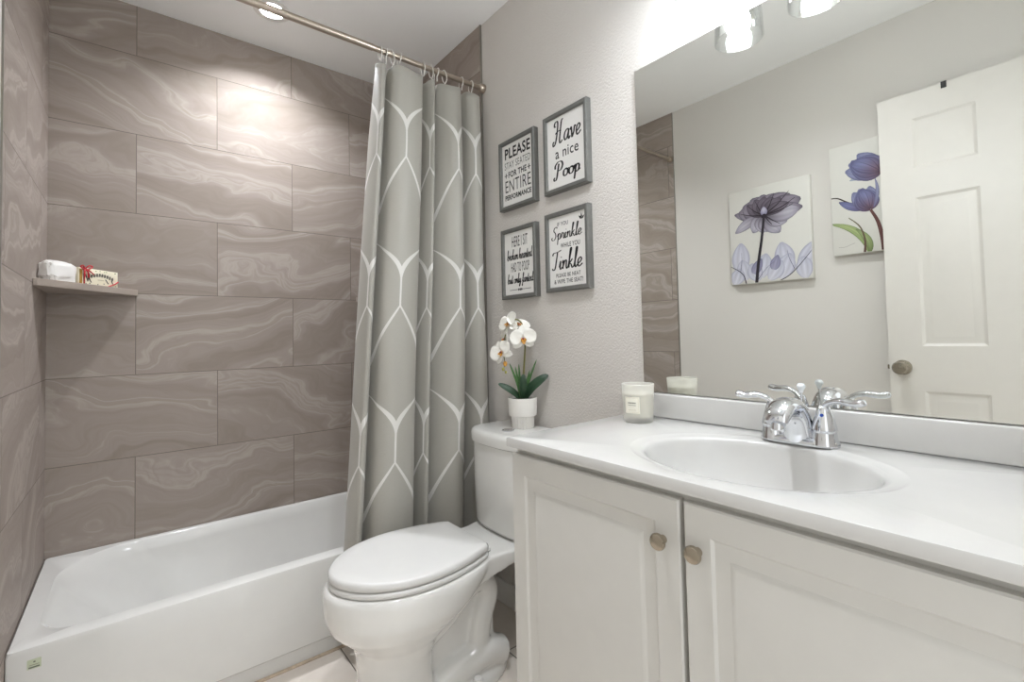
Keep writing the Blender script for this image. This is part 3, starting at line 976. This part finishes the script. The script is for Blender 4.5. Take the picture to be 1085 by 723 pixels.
arch = [(0.24+0.60*i/9, 0.50+0.16*math.sin(PI*i/9), ) for i in range(10)]
for i, (u, v) in enumerate(arch):                                # arched, illegible dark lettering
    hh = 0.12 if i else 0.22
    for k in range(2):
        pr.add([fb(u-0.024+k*0.028, v-hh), fb(u-0.004+k*0.028, v-hh*0.8), fb(u+0.008+k*0.022, v+hh), fb(u-0.012+k*0.024, v+hh*0.8)], [(0, 1, 2, 3)], 0)
    pr.add([fb(u-0.024, v-0.012), fb(u+0.034, v-0.005), fb(u+0.034, v+0.03), fb(u-0.024, v+0.022)], [(0, 1, 2, 3)], 0)
for s0, s1 in (((0.16, 0.62), (0.22, 0.20)), ((0.22, 0.5), (0.30, 0.16)), ((0.66, 0.44), (0.74, 0.18)), ((0.82, 0.42), (0.86, 0.2))):
    a, b_ = Vector(s0), Vector(s1); n2 = Vector((0.012, 0.01))
    pr.add([fb(*(a-n2)), fb(*(b_-n2)), fb(*(b_+n2)), fb(*(a+n2))], [(0, 1, 2, 3)], 0)
for i in range(16):
    blob((rs.uniform(0.05, 0.95), rs.choice((rs.uniform(0.80, 0.95), rs.uniform(0.06, 0.16)))), 0.035, 1 if i % 2 else 0)
pr.add([fb(0.46, 0.34), fb(0.62, 0.34), fb(0.62, 0.38), fb(0.46, 0.38)], [(0, 1, 2, 3)], 2)
obj('box_print', pr, ['ink', 'green_ink', 'tan_ink'], SBX, False)
rb = MB()
bx = lambda x, y, z: tuple(BM @ Vector((x, y, z)))
for x0_, x1_, t_ in ((-BL+0.020, -BL+0.020, 0), ):
    loop = [bx(x0_, BD+0.0015, 0.002), bx(x0_, BD+0.0015, BH+0.001), bx(x0_, -BD-0.0015, BH+0.001)]
    rb.tube(loop, 0.0022, 8)
rb2 = MB(); rb2.tube(smoothpts([bx(BL-0.045, BD+0.002, 0.001), bx(BL-0.018, BD+0.002, 0.012), bx(BL+0.001, BD+0.001, 0.024)], 4), 0.0022, 8)
bwm = MB()
for q in ([(0, 0, 0), (-0.010, 0.004, 0.012), (-0.020, 0.004, 0.008), (-0.010, 0.004, -0.001), (0, 0, 0)], [(0, 0, 0), (0.012, 0.004, 0.014), (0.026, 0.004, 0.012), (0.012, 0.004, 0.001), (0, 0, 0)],
          [(0, 0, 0), (-0.006, 0.005, -0.014), (-0.004, 0.003, -0.032)], [(0, 0, 0), (0.006, 0.006, -0.010), (0.012, 0.003, -0.030)], [(0, 0, 0), (0.016, 0.004, -0.006), (0.034, 0.002, -0.016)]):
    bwm.tube(smoothpts([bx(-BL+0.020+a, BD+0.004+b_, BH-0.006+c) for a, b_, c in q], 5), 0.0024, 8)
obj('ribbon', rb, 'red', SBX); obj('ribbon', rb2, 'red', SBX); obj('bow', bwm, 'red', SBX)
tw = MB()
for k in range(3):
    tw.tube([bx(-BL+0.004+k*0.003, BD+0.0015, 0.002), bx(-BL+0.004+k*0.003, BD+0.0015, BH-0.006)], 0.0016, 6)
obj('twine', tw, 'twine', SBX)


# ------------------------------------------------------------------ toilet
TY = -1.100
TO = thing('toilet', 'white two-piece toilet between the bathtub and the vanity', 'toilet', (1.10, TY, 0))


def egg(xf, xb_, hw, z, n=56, xc=None, pf=2.0, pb=2.4):
    xc = xc if xc is not None else xb_-(xb_-xf)*0.48
    out = []
    for k in range(n):
        a = 2*PI*k/n
        c, s = math.cos(a), math.sin(a)
        p = pb if c > 0 else pf
        r = (abs(c)**p+abs(s)**p)**(-1/p)
        out.append((xc+r*c*((xb_-xc) if c > 0 else (xc-xf)), TY+r*s*hw, z))
    return out


bw = MB()
bw.rings([egg(0.772, 1.02, 0.128, 0.0), egg(0.778, 1.01, 0.122, 0.03), egg(0.782, 1.00, 0.118, 0.12), egg(0.780, 1.00, 0.121, 0.19), egg(0.768, 1.02, 0.132, 0.232),
          egg(0.735, 1.06, 0.156, 0.268), egg(0.702, 1.10, 0.180, 0.300), egg(0.688, 1.155, 0.191, 0.335), egg(0.685, 1.20, 0.193, 0.375), egg(0.685, 1.215, 0.193, 0.395), egg(0.688, 1.215, 0.190, 0.412), egg(0.698, 1.205, 0.182, 0.420)])
# deck under the tank
def deck(hw, x, z0, z1): return [(x, TY-hw, z0), (x, TY+hw, z0), (x, TY+hw, z1), (x, TY-hw, z1)]
bw.rings([deck(0.150, 1.10, 0.345, 0.421), deck(0.135, 1.18, 0.355, 0.421), deck(0.142, 1.26, 0.374, 0.421), deck(0.165, 1.34, 0.380, 0.421), deck(0.178, 1.42, 0.384, 0.421), deck(0.178, 1.488, 0.384, 0.421)])
# trapway and foot
for sg in (-1, 1):
    tp = smoothpts([(0.97, TY+sg*0.040, 0.20), (1.04, TY+sg*0.054, 0.250), (1.11, TY+sg*0.060, 0.310), (1.175, TY+sg*0.058, 0.325), (1.205, TY+sg*0.056, 0.275), (1.180, TY+sg*0.056, 0.20), (1.165, TY+sg*0.056, 0.12), (1.165, TY+sg*0.056, 0.05)], 6)
    bw.tube(tp, [0.040]*len(tp), 16)
    tp2 = smoothpts([(1.00, TY+sg*0.055, 0.045), (1.10, TY+sg*0.066, 0.075), (1.18, TY+sg*0.066, 0.085), (1.26, TY+sg*0.055, 0.055)], 6)
    bw.tube(tp2, [0.048]*len(tp2), 16)
bw.box(0.95, 1.235, TY-0.055, TY+0.055, 0.0, 0.40)
bw.rings([egg(0.86, 1.305, 0.132, 0.0, pb=2.2), egg(0.865, 1.300, 0.128, 0.028, pb=2.2), egg(0.89, 1.285, 0.112, 0.045, pb=2.2)])
bo = obj('bowl', bw, 'porcelain', TO, ang=180)
rm = bo.modifiers.new('cast', 'REMESH'); rm.mode = 'VOXEL'; rm.voxel_size = 0.0055; rm.use_smooth_shade = True
s2 = bo.modifiers.new('soften', 'SMOOTH'); s2.factor = 0.6; s2.iterations = 9


def lid_out(g, z, k=1.0, x_front=0.706):
    P = []
    prof = [(0.0, 0.0), (0.004, 0.028), (0.016, 0.058), (0.045, 0.098), (0.09, 0.134), (0.145, 0.160), (0.205, 0.174), (0.265, 0.178), (0.33, 0.173), (0.40, 0.158), (0.455, 0.140), (0.480, 0.130), (0.490, 0.118), (0.492, 0.10)]
    a = [(x_front+t*0.935, h) for t, h in prof]
    full = [(x, TY+h) for x, h in a]+[(x, TY-h) for x, h in a[:0:-1]]
    sm_ = smoothpts([(x, y, 0) for x, y in full], 4, True)
    c = Vector((0.955, TY, 0))
    n = len(sm_); out = []
    for i, p in enumerate(sm_):
        t = (sm_[(i+1) % n]-sm_[i-1]).normalized()
        nn = Vector((t.y, -t.x, 0))
        if nn.dot(p-c) < 0: nn = -nn
        q = c+(p+nn*g-c)*k
        out.append((q.x, q.y, z))
    return out


obj('seat', MB().rings([lid_out(0.001, 0.4215), lid_out(0.005, 0.424), lid_out(0.006, 0.432), lid_out(0.004, 0.437), lid_out(-0.001, 0.439)]), 'seat', TO, ang=60)
obj('lid', MB().rings([lid_out(0.000, 0.4415), lid_out(0.004, 0.4435), lid_out(0.005, 0.452), lid_out(0.0035, 0.460), lid_out(-0.001, 0.4645), lid_out(-0.005, 0.4660), lid_out(-0.005, 0.4680, 0.85), lid_out(-0.005, 0.4692, 0.6), lid_out(-0.005, 0.4698, 0.3)]), 'seat', TO, ang=60)
for sg in (-1, 1):
    obj('hinge', MB().box(1.156, 1.196, TY+sg*0.080-0.022, TY+sg*0.085+0.022, 0.4215, 0.436, 0.005, 3), 'seat', TO, ang=50)


def tank_ring(g, z, xf=1.278, hw=0.192):
    xs = 1.385; out = []
    for k in range(33):
        a = -PI/2+PI*k/32
        p = 2.7
        r = (abs(math.cos(a))**p+abs(math.sin(a))**p)**(-1/p)
        out.append((xs-(xs-xf+g)*r*math.cos(a), TY+(hw+g)*r*math.sin(a), z))
    out += [(1.46, TY+hw+g, z), (1.490, TY+hw+g-0.008, z), (1.490, TY-hw-g+0.008, z), (1.46, TY-hw-g, z)]
    return out


obj('tank', MB().rings([tank_ring(-0.022, 0.4225), tank_ring(-0.010, 0.428), tank_ring(-0.004, 0.440), tank_ring(0.0, 0.60), tank_ring(0.001, 0.736)]), 'porcelain', TO, ang=60)
obj('tank_lid', MB().rings([tank_ring(0.002, 0.7375), tank_ring(0.008, 0.740), tank_ring(0.009, 0.748), tank_ring(0.009, 0.770), tank_ring(0.005, 0.780), tank_ring(-0.004, 0.7855), tank_ring(-0.020, 0.787)]), 'porcelain', TO, ang=60)
fbt = MB().lathe([(0.024, 0.0), (0.024, 0.003), (0.021, 0.0045), (0.0185, 0.004), (0.0, 0.0045)], (1.352, -1.108, 0.7870), n=32)
fbt.box(1.352-0.018, 1.352+0.018, -1.1087, -1.1073, 0.7912, 0.7923)
obj('flush_button', fbt, 'chrome', TO)
for sg in (-1, 1):
    obj('bolt_cap', MB().lathe([(0.016, 0.030), (0.016, 0.048), (0.012, 0.056), (0.0, 0.058)], (1.120, TY+sg*0.122, 0), n=24), 'seat', TO)


# ------------------------------------------------------------------ orchid on the tank lid
PX, PY, PZ = 1.430, -1.102, 0.7872
OR = thing('potted_orchid', 'white orchid in a white ceramic pot on the toilet tank', 'potted plant', (PX, PY, PZ))
pt = MB(); n = 96; R = []
for r, h, ribs in ((0.040, 0.0, 1), (0.0425, 0.003, 1), (0.0440, 0.043, 1), (0.0445, 0.045, 0), (0.0525, 0.048, 0), (0.0535, 0.052, 0), (0.0560, 0.112, 0), (0.0555, 0.115, 0), (0.0525, 0.115, 0), (0.0510, 0.106, 0), (0.03, 0.102, 0), (0.001, 0.102, 0)):
    R.append([(PX+(r-(0.0016*(k % 4 < 2) if ribs else 0))*math.cos(2*PI*k/n), PY+(r-(0.0016*(k % 4 < 2) if ribs else 0))*math.sin(2*PI*k/n), PZ+h) for k in range(n)])
obj('pot', pt.rings(R), 'pot', OR, ang=35)
so = MB().lathe([(0.0505, 0.1030), (0.0508, 0.1075), (0.03, 0.1105), (0.0, 0.111)], (PX, PY, PZ), n=40)
so_ = obj('soil', so, 'soil', OR)


def leaf_mesh(path, wid, fold=0.25, up=(0, 0, 1)):
    P = smoothpts(path, 6); n = len(P); m = MB(); m.open = True
    for i, p in enumerate(P):
        t = (P[min(i+1, n-1)]-P[max(i-1, 0)]).normalized()
        side = t.cross(Vector(up))
        if side.length < 1e-3: side = t.orthogonal()
        side.normalize(); nn = side.cross(t)
        f = i/(n-1)
        w = wid*(math.sin(PI*min(1, 0.10+0.9*f))**0.6)
        if i == n-1: w = wid*0.06
        for k in (-1, -0.5, 0, 0.5, 1): m.v.append(tuple(p+side*w*k+nn*abs(k)*w*fold))
    m.f = [(i*5+k, i*5+k+1, (i+1)*5+k+1, (i+1)*5+k) for i in range(n-1) for k in range(4)]
    m.mi = [0]*len(m.f)
    return m


def thick(o, t):
    s = o.modifiers.new('thickness', 'SOLIDIFY'); s.thickness = t; s.offset = 0
    return o


ZP = PZ+0.108
cdir = Vector((-0.62, -0.78, 0))                                # from the plant towards the room
sd = Vector((0.78, -0.62, 0))                                   # to the right as seen from the door
O3 = Vector((PX, PY, ZP))


def pp(r, f, z): return tuple(O3+sd*r+cdir*f+Vector((0, 0, z)))


for path, w in (([pp(0.006, 0, 0), pp(0.035, 0.012, 0.042), pp(0.072, 0.018, 0.074), pp(0.100, 0.014, 0.092)], 0.019),
                ([pp(-0.006, 0, 0), pp(-0.035, 0.01, 0.028), pp(-0.066, 0.012, 0.048), pp(-0.092, 0.010, 0.062)], 0.014),
                ([pp(0.0, 0.010, 0), pp(0.002, 0.022, 0.04), pp(0.004, 0.026, 0.075), pp(0.004, 0.022, 0.098)], 0.014)):
    thick(obj('leaf', leaf_mesh(path, w, 0.3, tuple(cdir) if w == 0.014 and path[3][2] > ZP+0.09 else tuple(cdir*0.8+Vector((0, 0, 0.7)))), 'leaf', OR), 0.0016)
for path in ([pp(-0.006, 0.006, 0), pp(-0.020, 0.01, 0.065), pp(-0.048, 0.012, 0.140)], [pp(-0.004, 0.002, 0), pp(-0.014, 0.006, 0.06), pp(-0.026, 0.01, 0.128)],
             [pp(-0.002, -0.004, 0), pp(-0.008, 0.0, 0.06), pp(-0.012, 0.004, 0.135)], [pp(0.006, -0.004, 0), pp(0.026, 0.0, 0.07), pp(0.058, 0.004, 0.152)], [pp(0.004, 0, 0), pp(0.018, 0.004, 0.06), pp(0.030, 0.006, 0.112)]):
    b_ = obj('grass_blade', leaf_mesh(path, 0.0048, 0.4, tuple(cdir)), 'blade', OR)
    thick(b_, 0.0008)
stp = smoothpts([pp(0.004, 0, 0), pp(0.006, 0.002, 0.09), pp(0.012, 0.0, 0.17), pp(0.014, 0.0, 0.24), pp(0.0, 0.002, 0.296), pp(-0.030, 0.006, 0.304), pp(-0.056, 0.012, 0.262), pp(-0.070, 0.016, 0.200), pp(-0.066, 0.016, 0.150)], 6)
obj('stem', MB().tube(stp, [0.0042-0.0026*i/len(stp) for i in range(len(stp))], 10), 'stem', OR)


def petal(mb, c, nrm, upd, ang, L, w, cup, base=0.004, mi=0):
    """one rounded petal in the plane of the flower, bending forward by cup"""
    nrm = nrm.normalized(); e1 = (upd-nrm*upd.dot(nrm)).normalized(); e2 = nrm.cross(e1)
    d = e1*math.cos(ang)+e2*math.sin(ang); sdv = nrm.cross(d)
    nu_, nv_ = 8, 7
    o = len(mb.v)
    for i in range(nu_+1):
        f = i/nu_
        ww_ = w*(math.sin(PI*min(1, 0.08+0.92*f))**0.62) if i < nu_ else w*0.12
        for j in range(nv_):
            k = -1+2*j/(nv_-1)
            p = c+d*(base+L*f)+sdv*ww_*k+nrm*(cup*(f*f)*L+0.16*abs(k)**2*ww_+0.0012*math.sin(f*9+k*5))
            mb.v.append(tuple(p))
    for i in range(nu_):
        for j in range(nv_-1):
            a = o+i*nv_+j
            mb.f.append((a, a+1, a+nv_+1, a+nv_)); mb.mi.append(mi)


def flower(c, nrm, spin, k=1.0):
    c = Vector(c); nrm = Vector(nrm).normalized()
    up_ = Matrix.Rotation(spin, 3, nrm) @ (Vector((0, 0, 1))-nrm*nrm.z)
    m = MB(); m.open = True
    for a in (0, 2.2, -2.2): petal(m, c-nrm*0.002, nrm, up_, a, 0.046*k, 0.017*k, -0.12)
    for a in (1.25, -1.25): petal(m, c, nrm, up_, a, 0.050*k, 0.031*k, 0.10)
    fl = thick(obj('flower', m, 'petal', OR, ang=180), 0.0009)
    lp = MB(); lp.open = True
    petal(lp, c+nrm*0.003, nrm, up_, PI, 0.020*k, 0.008*k, 0.55, 0.0)
    petal(lp, c+nrm*0.003, nrm, up_, PI-1.0, 0.012*k, 0.006*k, 0.9, 0.0)
    petal(lp, c+nrm*0.003, nrm, up_, PI+1.0, 0.012*k, 0.006*k, 0.9, 0.0)
    l_ = thick(obj('lip', lp, 'lip', fl, ang=180), 0.0008); l_['label'] = 'yellow lip'
    th_ = MB().lathe([(0.0, -0.004), (0.0035, -0.002), (0.0045, 0.003), (0.003, 0.008), (0.0, 0.010)], tuple(c), tuple(nrm), 12)
    t_ = obj('throat', th_, 'pinklip', fl); t_['label'] = 'pink throat'


flower(pp(0.006, 0.034, 0.232), cdir*0.9+sd*0.15+Vector((0, 0, -0.05)), 0.1, 1.0)
flower(pp(-0.048, 0.014, 0.292), cdir*0.5-sd*0.7+Vector((0, 0, 0.25)), 0.4, 1.0)
flower(pp(-0.010, 0.012, 0.286), cdir*0.5+sd*0.35+Vector((0, 0, 0.75)), -0.3, 0.95)
flower(pp(-0.078, 0.024, 0.182), cdir*0.75-sd*0.55+Vector((0, 0, 0.1)), 0.5, 0.95)
flower(pp(-0.062, 0.004, 0.232), cdir*0.3-sd*0.9+Vector((0, 0, 0.05)), -0.2, 0.85)
for q, r in ((pp(-0.064, 0.020, 0.138), 0.0085), (pp(-0.072, 0.020, 0.118), 0.006), (pp(-0.062, 0.020, 0.106), 0.005)):
    b_ = obj('bud', MB().lathe([(0.0, -r*1.3), (r*0.6, -r), (r, 0), (r*0.7, r*0.9), (0.0, r*1.3)], q, (0.2, 0.1, 1), 14), 'lip' if r > 0.008 else 'budm', OR)
obj('bud_stalk', MB().tube(smoothpts([pp(-0.066, 0.016, 0.150), pp(-0.065, 0.019, 0.135), pp(-0.070, 0.020, 0.118), pp(-0.063, 0.020, 0.108)], 4), 0.0012, 8), 'stem', OR)


# ------------------------------------------------------------------ canvas prints on the left wall (seen in the mirror)
def canvas(label, ya, yb, za, zb, paint):
    t = thing('canvas_print', label, 'picture', (0.015, (ya+yb)/2, za))
    obj('canvas', MB().box(0.0005, 0.030, yb, ya, za, zb, 0.0015, 2), 'canvas', t, ang=50)
    m = MB(); m.vc = []; m.open = True
    lay = [0.0302]
    hgt = zb-za

    def f(s, q):
        return (lay[0], ya-s*(ya-yb), za+q*hgt)
    paint(m, f, lay, (ya-yb)/hgt)
    obj('flower_print', m, 'art', t, False)


def clampq(p): return Vector((min(max(p.x, 0.004), 0.996), min(max(p.y, 0.004), 0.996)))


def art_petal(m, f, lay, asp, c, ang, L, w, cin, cmid, ced, tipw=0.5, bend=0.0):
    """printed petal with its own colours from base to rim; lengths in canvas heights"""
    lay[0] += 0.00005
    n, k = 10, 7
    o = len(m.v)
    for i in range(n+1):
        t = i/n
        a = math.radians(ang+bend*t)
        d = Vector((math.cos(a), math.sin(a))); nn = Vector((-d.y, d.x))
        ww = w*(math.sin(PI*min(1, (0.06+0.94*t)**tipw*0.98))**0.75)
        for j in range(k):
            e = -1+2*j/(k-1)
            p = d*L*t+nn*ww*e
            q = clampq(Vector((c[0]+p.x/asp, c[1]+p.y)))
            m.v.append(f(q.x, q.y))
            edge = max(abs(e)**2.5, t**6)
            vein = 0.5+0.5*math.sin(e*9+t*3)
            col = [a_*(1-t)**2+b_*(1-(1-t)**2) for a_, b_ in zip(cin, cmid)]
            col = [x*(1-0.7*edge)+y*0.7*edge for x, y in zip(col, ced)]
            col = [x*(0.88+0.12*vein) for x in col]
            m.vc.append((*lin(*col)[:3], 1))
    for i in range(n):
        for j in range(k-1):
            a = o+i*k+j
            m.f.append((a, a+1, a+k+1, a+k)); m.mi.append(0)


def art_line(m, f, lay, asp, P, w0, w1, c0, c1=None):
    lay[0] += 0.00005
    c1 = c1 or c0
    Q = smoothpts([(p[0]*asp, p[1], 0) for p in P], 6); n = len(Q); o = len(m.v)
    for i, p in enumerate(Q):
        t = (Q[min(i+1, n-1)]-Q[max(i-1, 0)]).normalized(); nn = Vector((-t.y, t.x, 0))
        w = w0+(w1-w0)*i/(n-1)
        for e in (-1, 1):
            q = p+nn*w*e; q = clampq(Vector((q.x/asp, q.y)))
            m.v.append(f(q.x, q.y))
            m.vc.append((*lin(*[a+(b-a)*i/(n-1) for a, b in zip(c0, c1)])[:3], 1))
    for i in range(n-1):
        a = o+2*i
        m.f.append((a, a+1, a+3, a+2)); m.mi.append(0)


def paint_rose(m, f, lay, asp):
    L1, L2, LE = (222, 221, 230), (208, 208, 222), (172, 172, 192)
    for c, a, L, w in (((.13, .10), 88, .34, .085), ((.20, .04), 100, .22, .07), ((.40, .05), 78, .25, .075), ((.36, .02), 110, .2, .07), ((.05, .0), 70, .18, .07),
                       ((.72, .08), 100, .31, .085), ((.64, .02), 70, .26, .08), ((.86, .06), 62, .34, .08), ((.92, .0), 95, .22, .07), ((.50, .02), 55, .22, .07)):
        art_petal(m, f, lay, asp, c, a, L, w*1.12, L1, L2, LE, 1.05)
    for c, a, L, w in (((.30, .10), 60, .17, .05), ((.55, .12), 72, .15, .05)):
        art_petal(m, f, lay, asp, c, a, L, w, (170, 168, 190), (158, 156, 182), (110, 108, 140), 0.8)
    art_line(m, f, lay, asp, [(.0, .20), (.10, .15), (.17, .09), (.20, .0)], .003, .006, (60, 52, 66))
    art_line(m, f, lay, asp, [(1.0, .27), (.86, .14), (.74, .05), (.62, .0)], .003, .005, (60, 52, 66))
    art_line(m, f, lay, asp, [(.13, .14), (.15, .24), (.15, .34)], .003, .001, (90, 84, 110))
    art_line(m, f, lay, asp, [(.80, .10), (.74, .22), (.72, .30)], .003, .001, (90, 84, 110))
    art_line(m, f, lay, asp, [(.36, .04), (.46, .14), (.56, .20)], .003, .001, (90, 84, 110))
    C = (.46, .69)
    D0, D1, DE = (58, 50, 60), (168, 160, 174), (78, 70, 84)
    for a, L, w, b in ((176, .31, .055, -8), (158, .27, .10, 6), (138, .25, .11, 10), (116, .23, .11, 6), (92, .215, .11, 0), (68, .23, .11, -8), (46, .30, .11, -14), (26, .36, .10, -10), (8, .36, .075, -6)):
        art_petal(m, f, lay, asp, C, a, L, w, D0, D1, DE, 1.15, b)
    for a, L, w, b in ((190, .33, .055, 14), (212, .20, .07, 22), (240, .18, .075, 24), (270, .18, .075, 10), (298, .25, .075, 8), (330, .24, .085, 5), (350, .33, .085, 10)):
        art_petal(m, f, lay, asp, C, a, L, w, (74, 66, 76), (206, 202, 214), (112, 106, 122), 1.2, b)
    for a, L, w in ((152, .22, .06), (128, .20, .065), (100, .19, .07), (74, .19, .065), (52, .22, .065), (30, .25, .06)):
        art_petal(m, f, lay, asp, C, a, L, w, (54, 46, 56), (128, 118, 132), (64, 56, 68), 1.1, -12)
    for a, L in ((170, .24), (145, .2), (120, .16), (60, .2), (36, .30), (18, .31), (8, .28), (-42, .2), (-60, .15)):
        r = math.radians(a)
        art_line(m, f, lay, asp, [C, (C[0]+.55*L*math.cos(r)/asp, C[1]+.5*L*math.sin(r)), (C[0]+L*math.cos(r)/asp, C[1]+L*math.sin(r)+.02)], .007, .002, (36, 26, 36))
    art_petal(m, f, lay, asp, (C[0], C[1]), 90, .09, .035, (120, 118, 150), (206, 204, 220), (120, 110, 140), 0.8)
    art_petal(m, f, lay, asp, (C[0]-.02, C[1]+.005), -30, .05, .02, (30, 22, 32), (40, 30, 42), (30, 22, 32), 0.8)
    art_petal(m, f, lay, asp, (C[0]+.02, C[1]+.005), 210, .05, .02, (30, 22, 32), (40, 30, 42), (30, 22, 32), 0.8)
    art_line(m, f, lay, asp, [(.46, .69), (.42, .45), (.37, .22), (.335, .0)], .012, .016, (34, 26, 36))


def tulip(m, f, lay, asp, C, tilt, L):
    B0, B1, BE = (92, 56, 66), (128, 134, 178), (62, 60, 96)
    for a, l, w, b in ((26, 1.0, .27, -8), (-26, .95, .25, 8), (8, .98, .25, -4)):                 # far petals
        art_petal(m, f, lay, asp, C, tilt+a, L*l, L*w, B0, (150, 156, 190), (86, 86, 124), 1.15, b)
    for a, l, w, b in ((48, .92, .25, -44), (-48, .88, .24, 42), (20, .96, .28, -22), (-16, .92, .28, 18)):
        art_petal(m, f, lay, asp, C, tilt+a, L*l, L*w, (104, 60, 66), B1, BE, 1.05, b)
    for a in (-30, -10, 14, 34):
        q = math.radians(tilt+a); q2 = math.radians(tilt+a*0.55)
        art_line(m, f, lay, asp, [C, (C[0]+.45*L*math.cos(q)/asp, C[1]+.45*L*math.sin(q)), (C[0]+.85*L*math.cos(q2)/asp, C[1]+.85*L*math.sin(q2))], .004, .0012, (70, 48, 66), (96, 98, 140))


def paint_tulips(m, f, lay, asp):
    art_petal(m, f, lay, asp, (.46, .685), 176, .21, .026, (158, 166, 178), (184, 192, 202), (140, 150, 166), 1.0, 10)
    tulip(m, f, lay, asp, (.49, .69), 148, .27)
    art_line(m, f, lay, asp, [(.48, .69), (.58, .62), (.70, .45), (.78, .2), (.80, .0)], .013, .02, (92, 50, 46), (70, 38, 36))
    art_line(m, f, lay, asp, [(.0, .535), (.07, .525), (.15, .48), (.22, .44)], .004, .008, (60, 46, 40))
    art_petal(m, f, lay, asp, (.35, .385), 168, .235, .034, (80, 62, 90), (126, 132, 178), (64, 62, 98), 1.1, -14)
    tulip(m, f, lay, asp, (.38, .375), 108, .215)
    art_petal(m, f, lay, asp, (.41, .39), 66, .25, .014, (110, 106, 140), (150, 154, 186), (90, 90, 126), 1.0, 20)
    art_line(m, f, lay, asp, [(.38, .37), (.44, .26), (.475, .12), (.49, .0)], .010, .020, (96, 56, 48), (80, 40, 36))
    art_petal(m, f, lay, asp, (.35, .0), 93, .42, .034, (140, 160, 96), (176, 190, 132), (108, 126, 78), 0.9, 42)
    art_petal(m, f, lay, asp, (.36, .0), 84, .24, .030, (110, 126, 74), (164, 180, 124), (88, 102, 62), 0.9, 30)
    art_line(m, f, lay, asp, [(.31, .0), (.315, .12), (.27, .24), (.17, .33)], .010, .003, (84, 52, 46), (100, 96, 60))
    art_line(m, f, lay, asp, [(.06, .075), (.12, .070), (.18, .085), (.22, .095)], .0015, .0015, (150, 146, 140))


canvas('square canvas print of a dark purple x-ray flower with pale leaves', -1.170, -1.593, 1.403, 1.938, paint_rose)
canvas('canvas print of two blue tulips, partly behind the open door', -1.685, -2.105, 1.498, 2.035, paint_tulips)


# ------------------------------------------------------------------ the open entrance door, flat along the left wall
dxa, dxb = 0.050, 0.085
dya, dyb = -1.900, -2.684
dza, dzb = 0.012, 2.167
dm = MB()
dm.box(dxa, dxb-0.0065, dyb, dya, dza, dzb)
sw = 0.118
cols = [(dya-sw, dya-sw-0.2025), (dyb+sw+0.2025, dyb+sw)]
rows = [(1.831, 2.050), (1.056, 1.702), (0.20, 0.862)]
D = struct('door_1', dm, 'doorm')
fm = MB()
ys = [dya, cols[0][0], cols[0][1], cols[1][0], cols[1][1], dyb]
zs_ = [dza, rows[2][0], rows[2][1], rows[1][0], rows[1][1], rows[0][0], rows[0][1], dzb]
for i in (0, 2, 4): fm.box(dxb-0.0066, dxb, ys[i+1], ys[i], dza, dzb)
for i in (1, 3):
    for k in (0, 2, 4, 6): fm.box(dxb-0.0066, dxb, ys[i+1], ys[i], zs_[k], zs_[k+1])
obj('stile_frame', fm, 'doorm', D, False)
for (a, b_) in cols:
    for (c, d) in rows:
        prof = [(0.0, dxb-0.0001), (0.008, dxb-0.005), (0.012, dxb-0.0062), (0.018, dxb-0.0062), (0.038, dxb-0.001), (0.040, dxb-0.0008)]
        R = [[(x, a-i, c+i), (x, b_+i, c+i), (x, b_+i, d-i), (x, a-i, d-i)] for i, x in prof]
        obj('door_panel', MB().rings(R, False, True), 'doorm', D, True, 15)
hk = MB().lathe([(0.032, 0.0), (0.033, 0.003), (0.030, 0.008), (0.016, 0.012), (0.013, 0.030), (0.020, 0.036), (0.0275, 0.046), (0.0285, 0.056), (0.024, 0.064), (0.012, 0.0665), (0.0, 0.067)], (dxb, -1.948, 0.962), (1, 0, 0), 36)
kb = obj('door_knob', hk, 'brass', D)
obj('latch', MB().box(dxa+0.010, dxb-0.012, dya, dya+0.010, 0.952, 0.972, 0.002), 'brass', D)
# small black over-door hook
hkx = MB()
hkx.box(dxb+0.0004, dxb+0.0030, -2.137, -2.119, dzb-0.024, dzb+0.003)
hkx.box(dxa-0.003, dxb+0.0030, -2.137, -2.119, dzb+0.0004, dzb+0.003)
hkx.box(dxa-0.003, dxa-0.0004, -2.137, -2.119, dzb-0.03, dzb+0.003)
tag(obj('door_hook', hkx, 'black', None, False), 'small black hook hung over the top of the open door', 'hook')
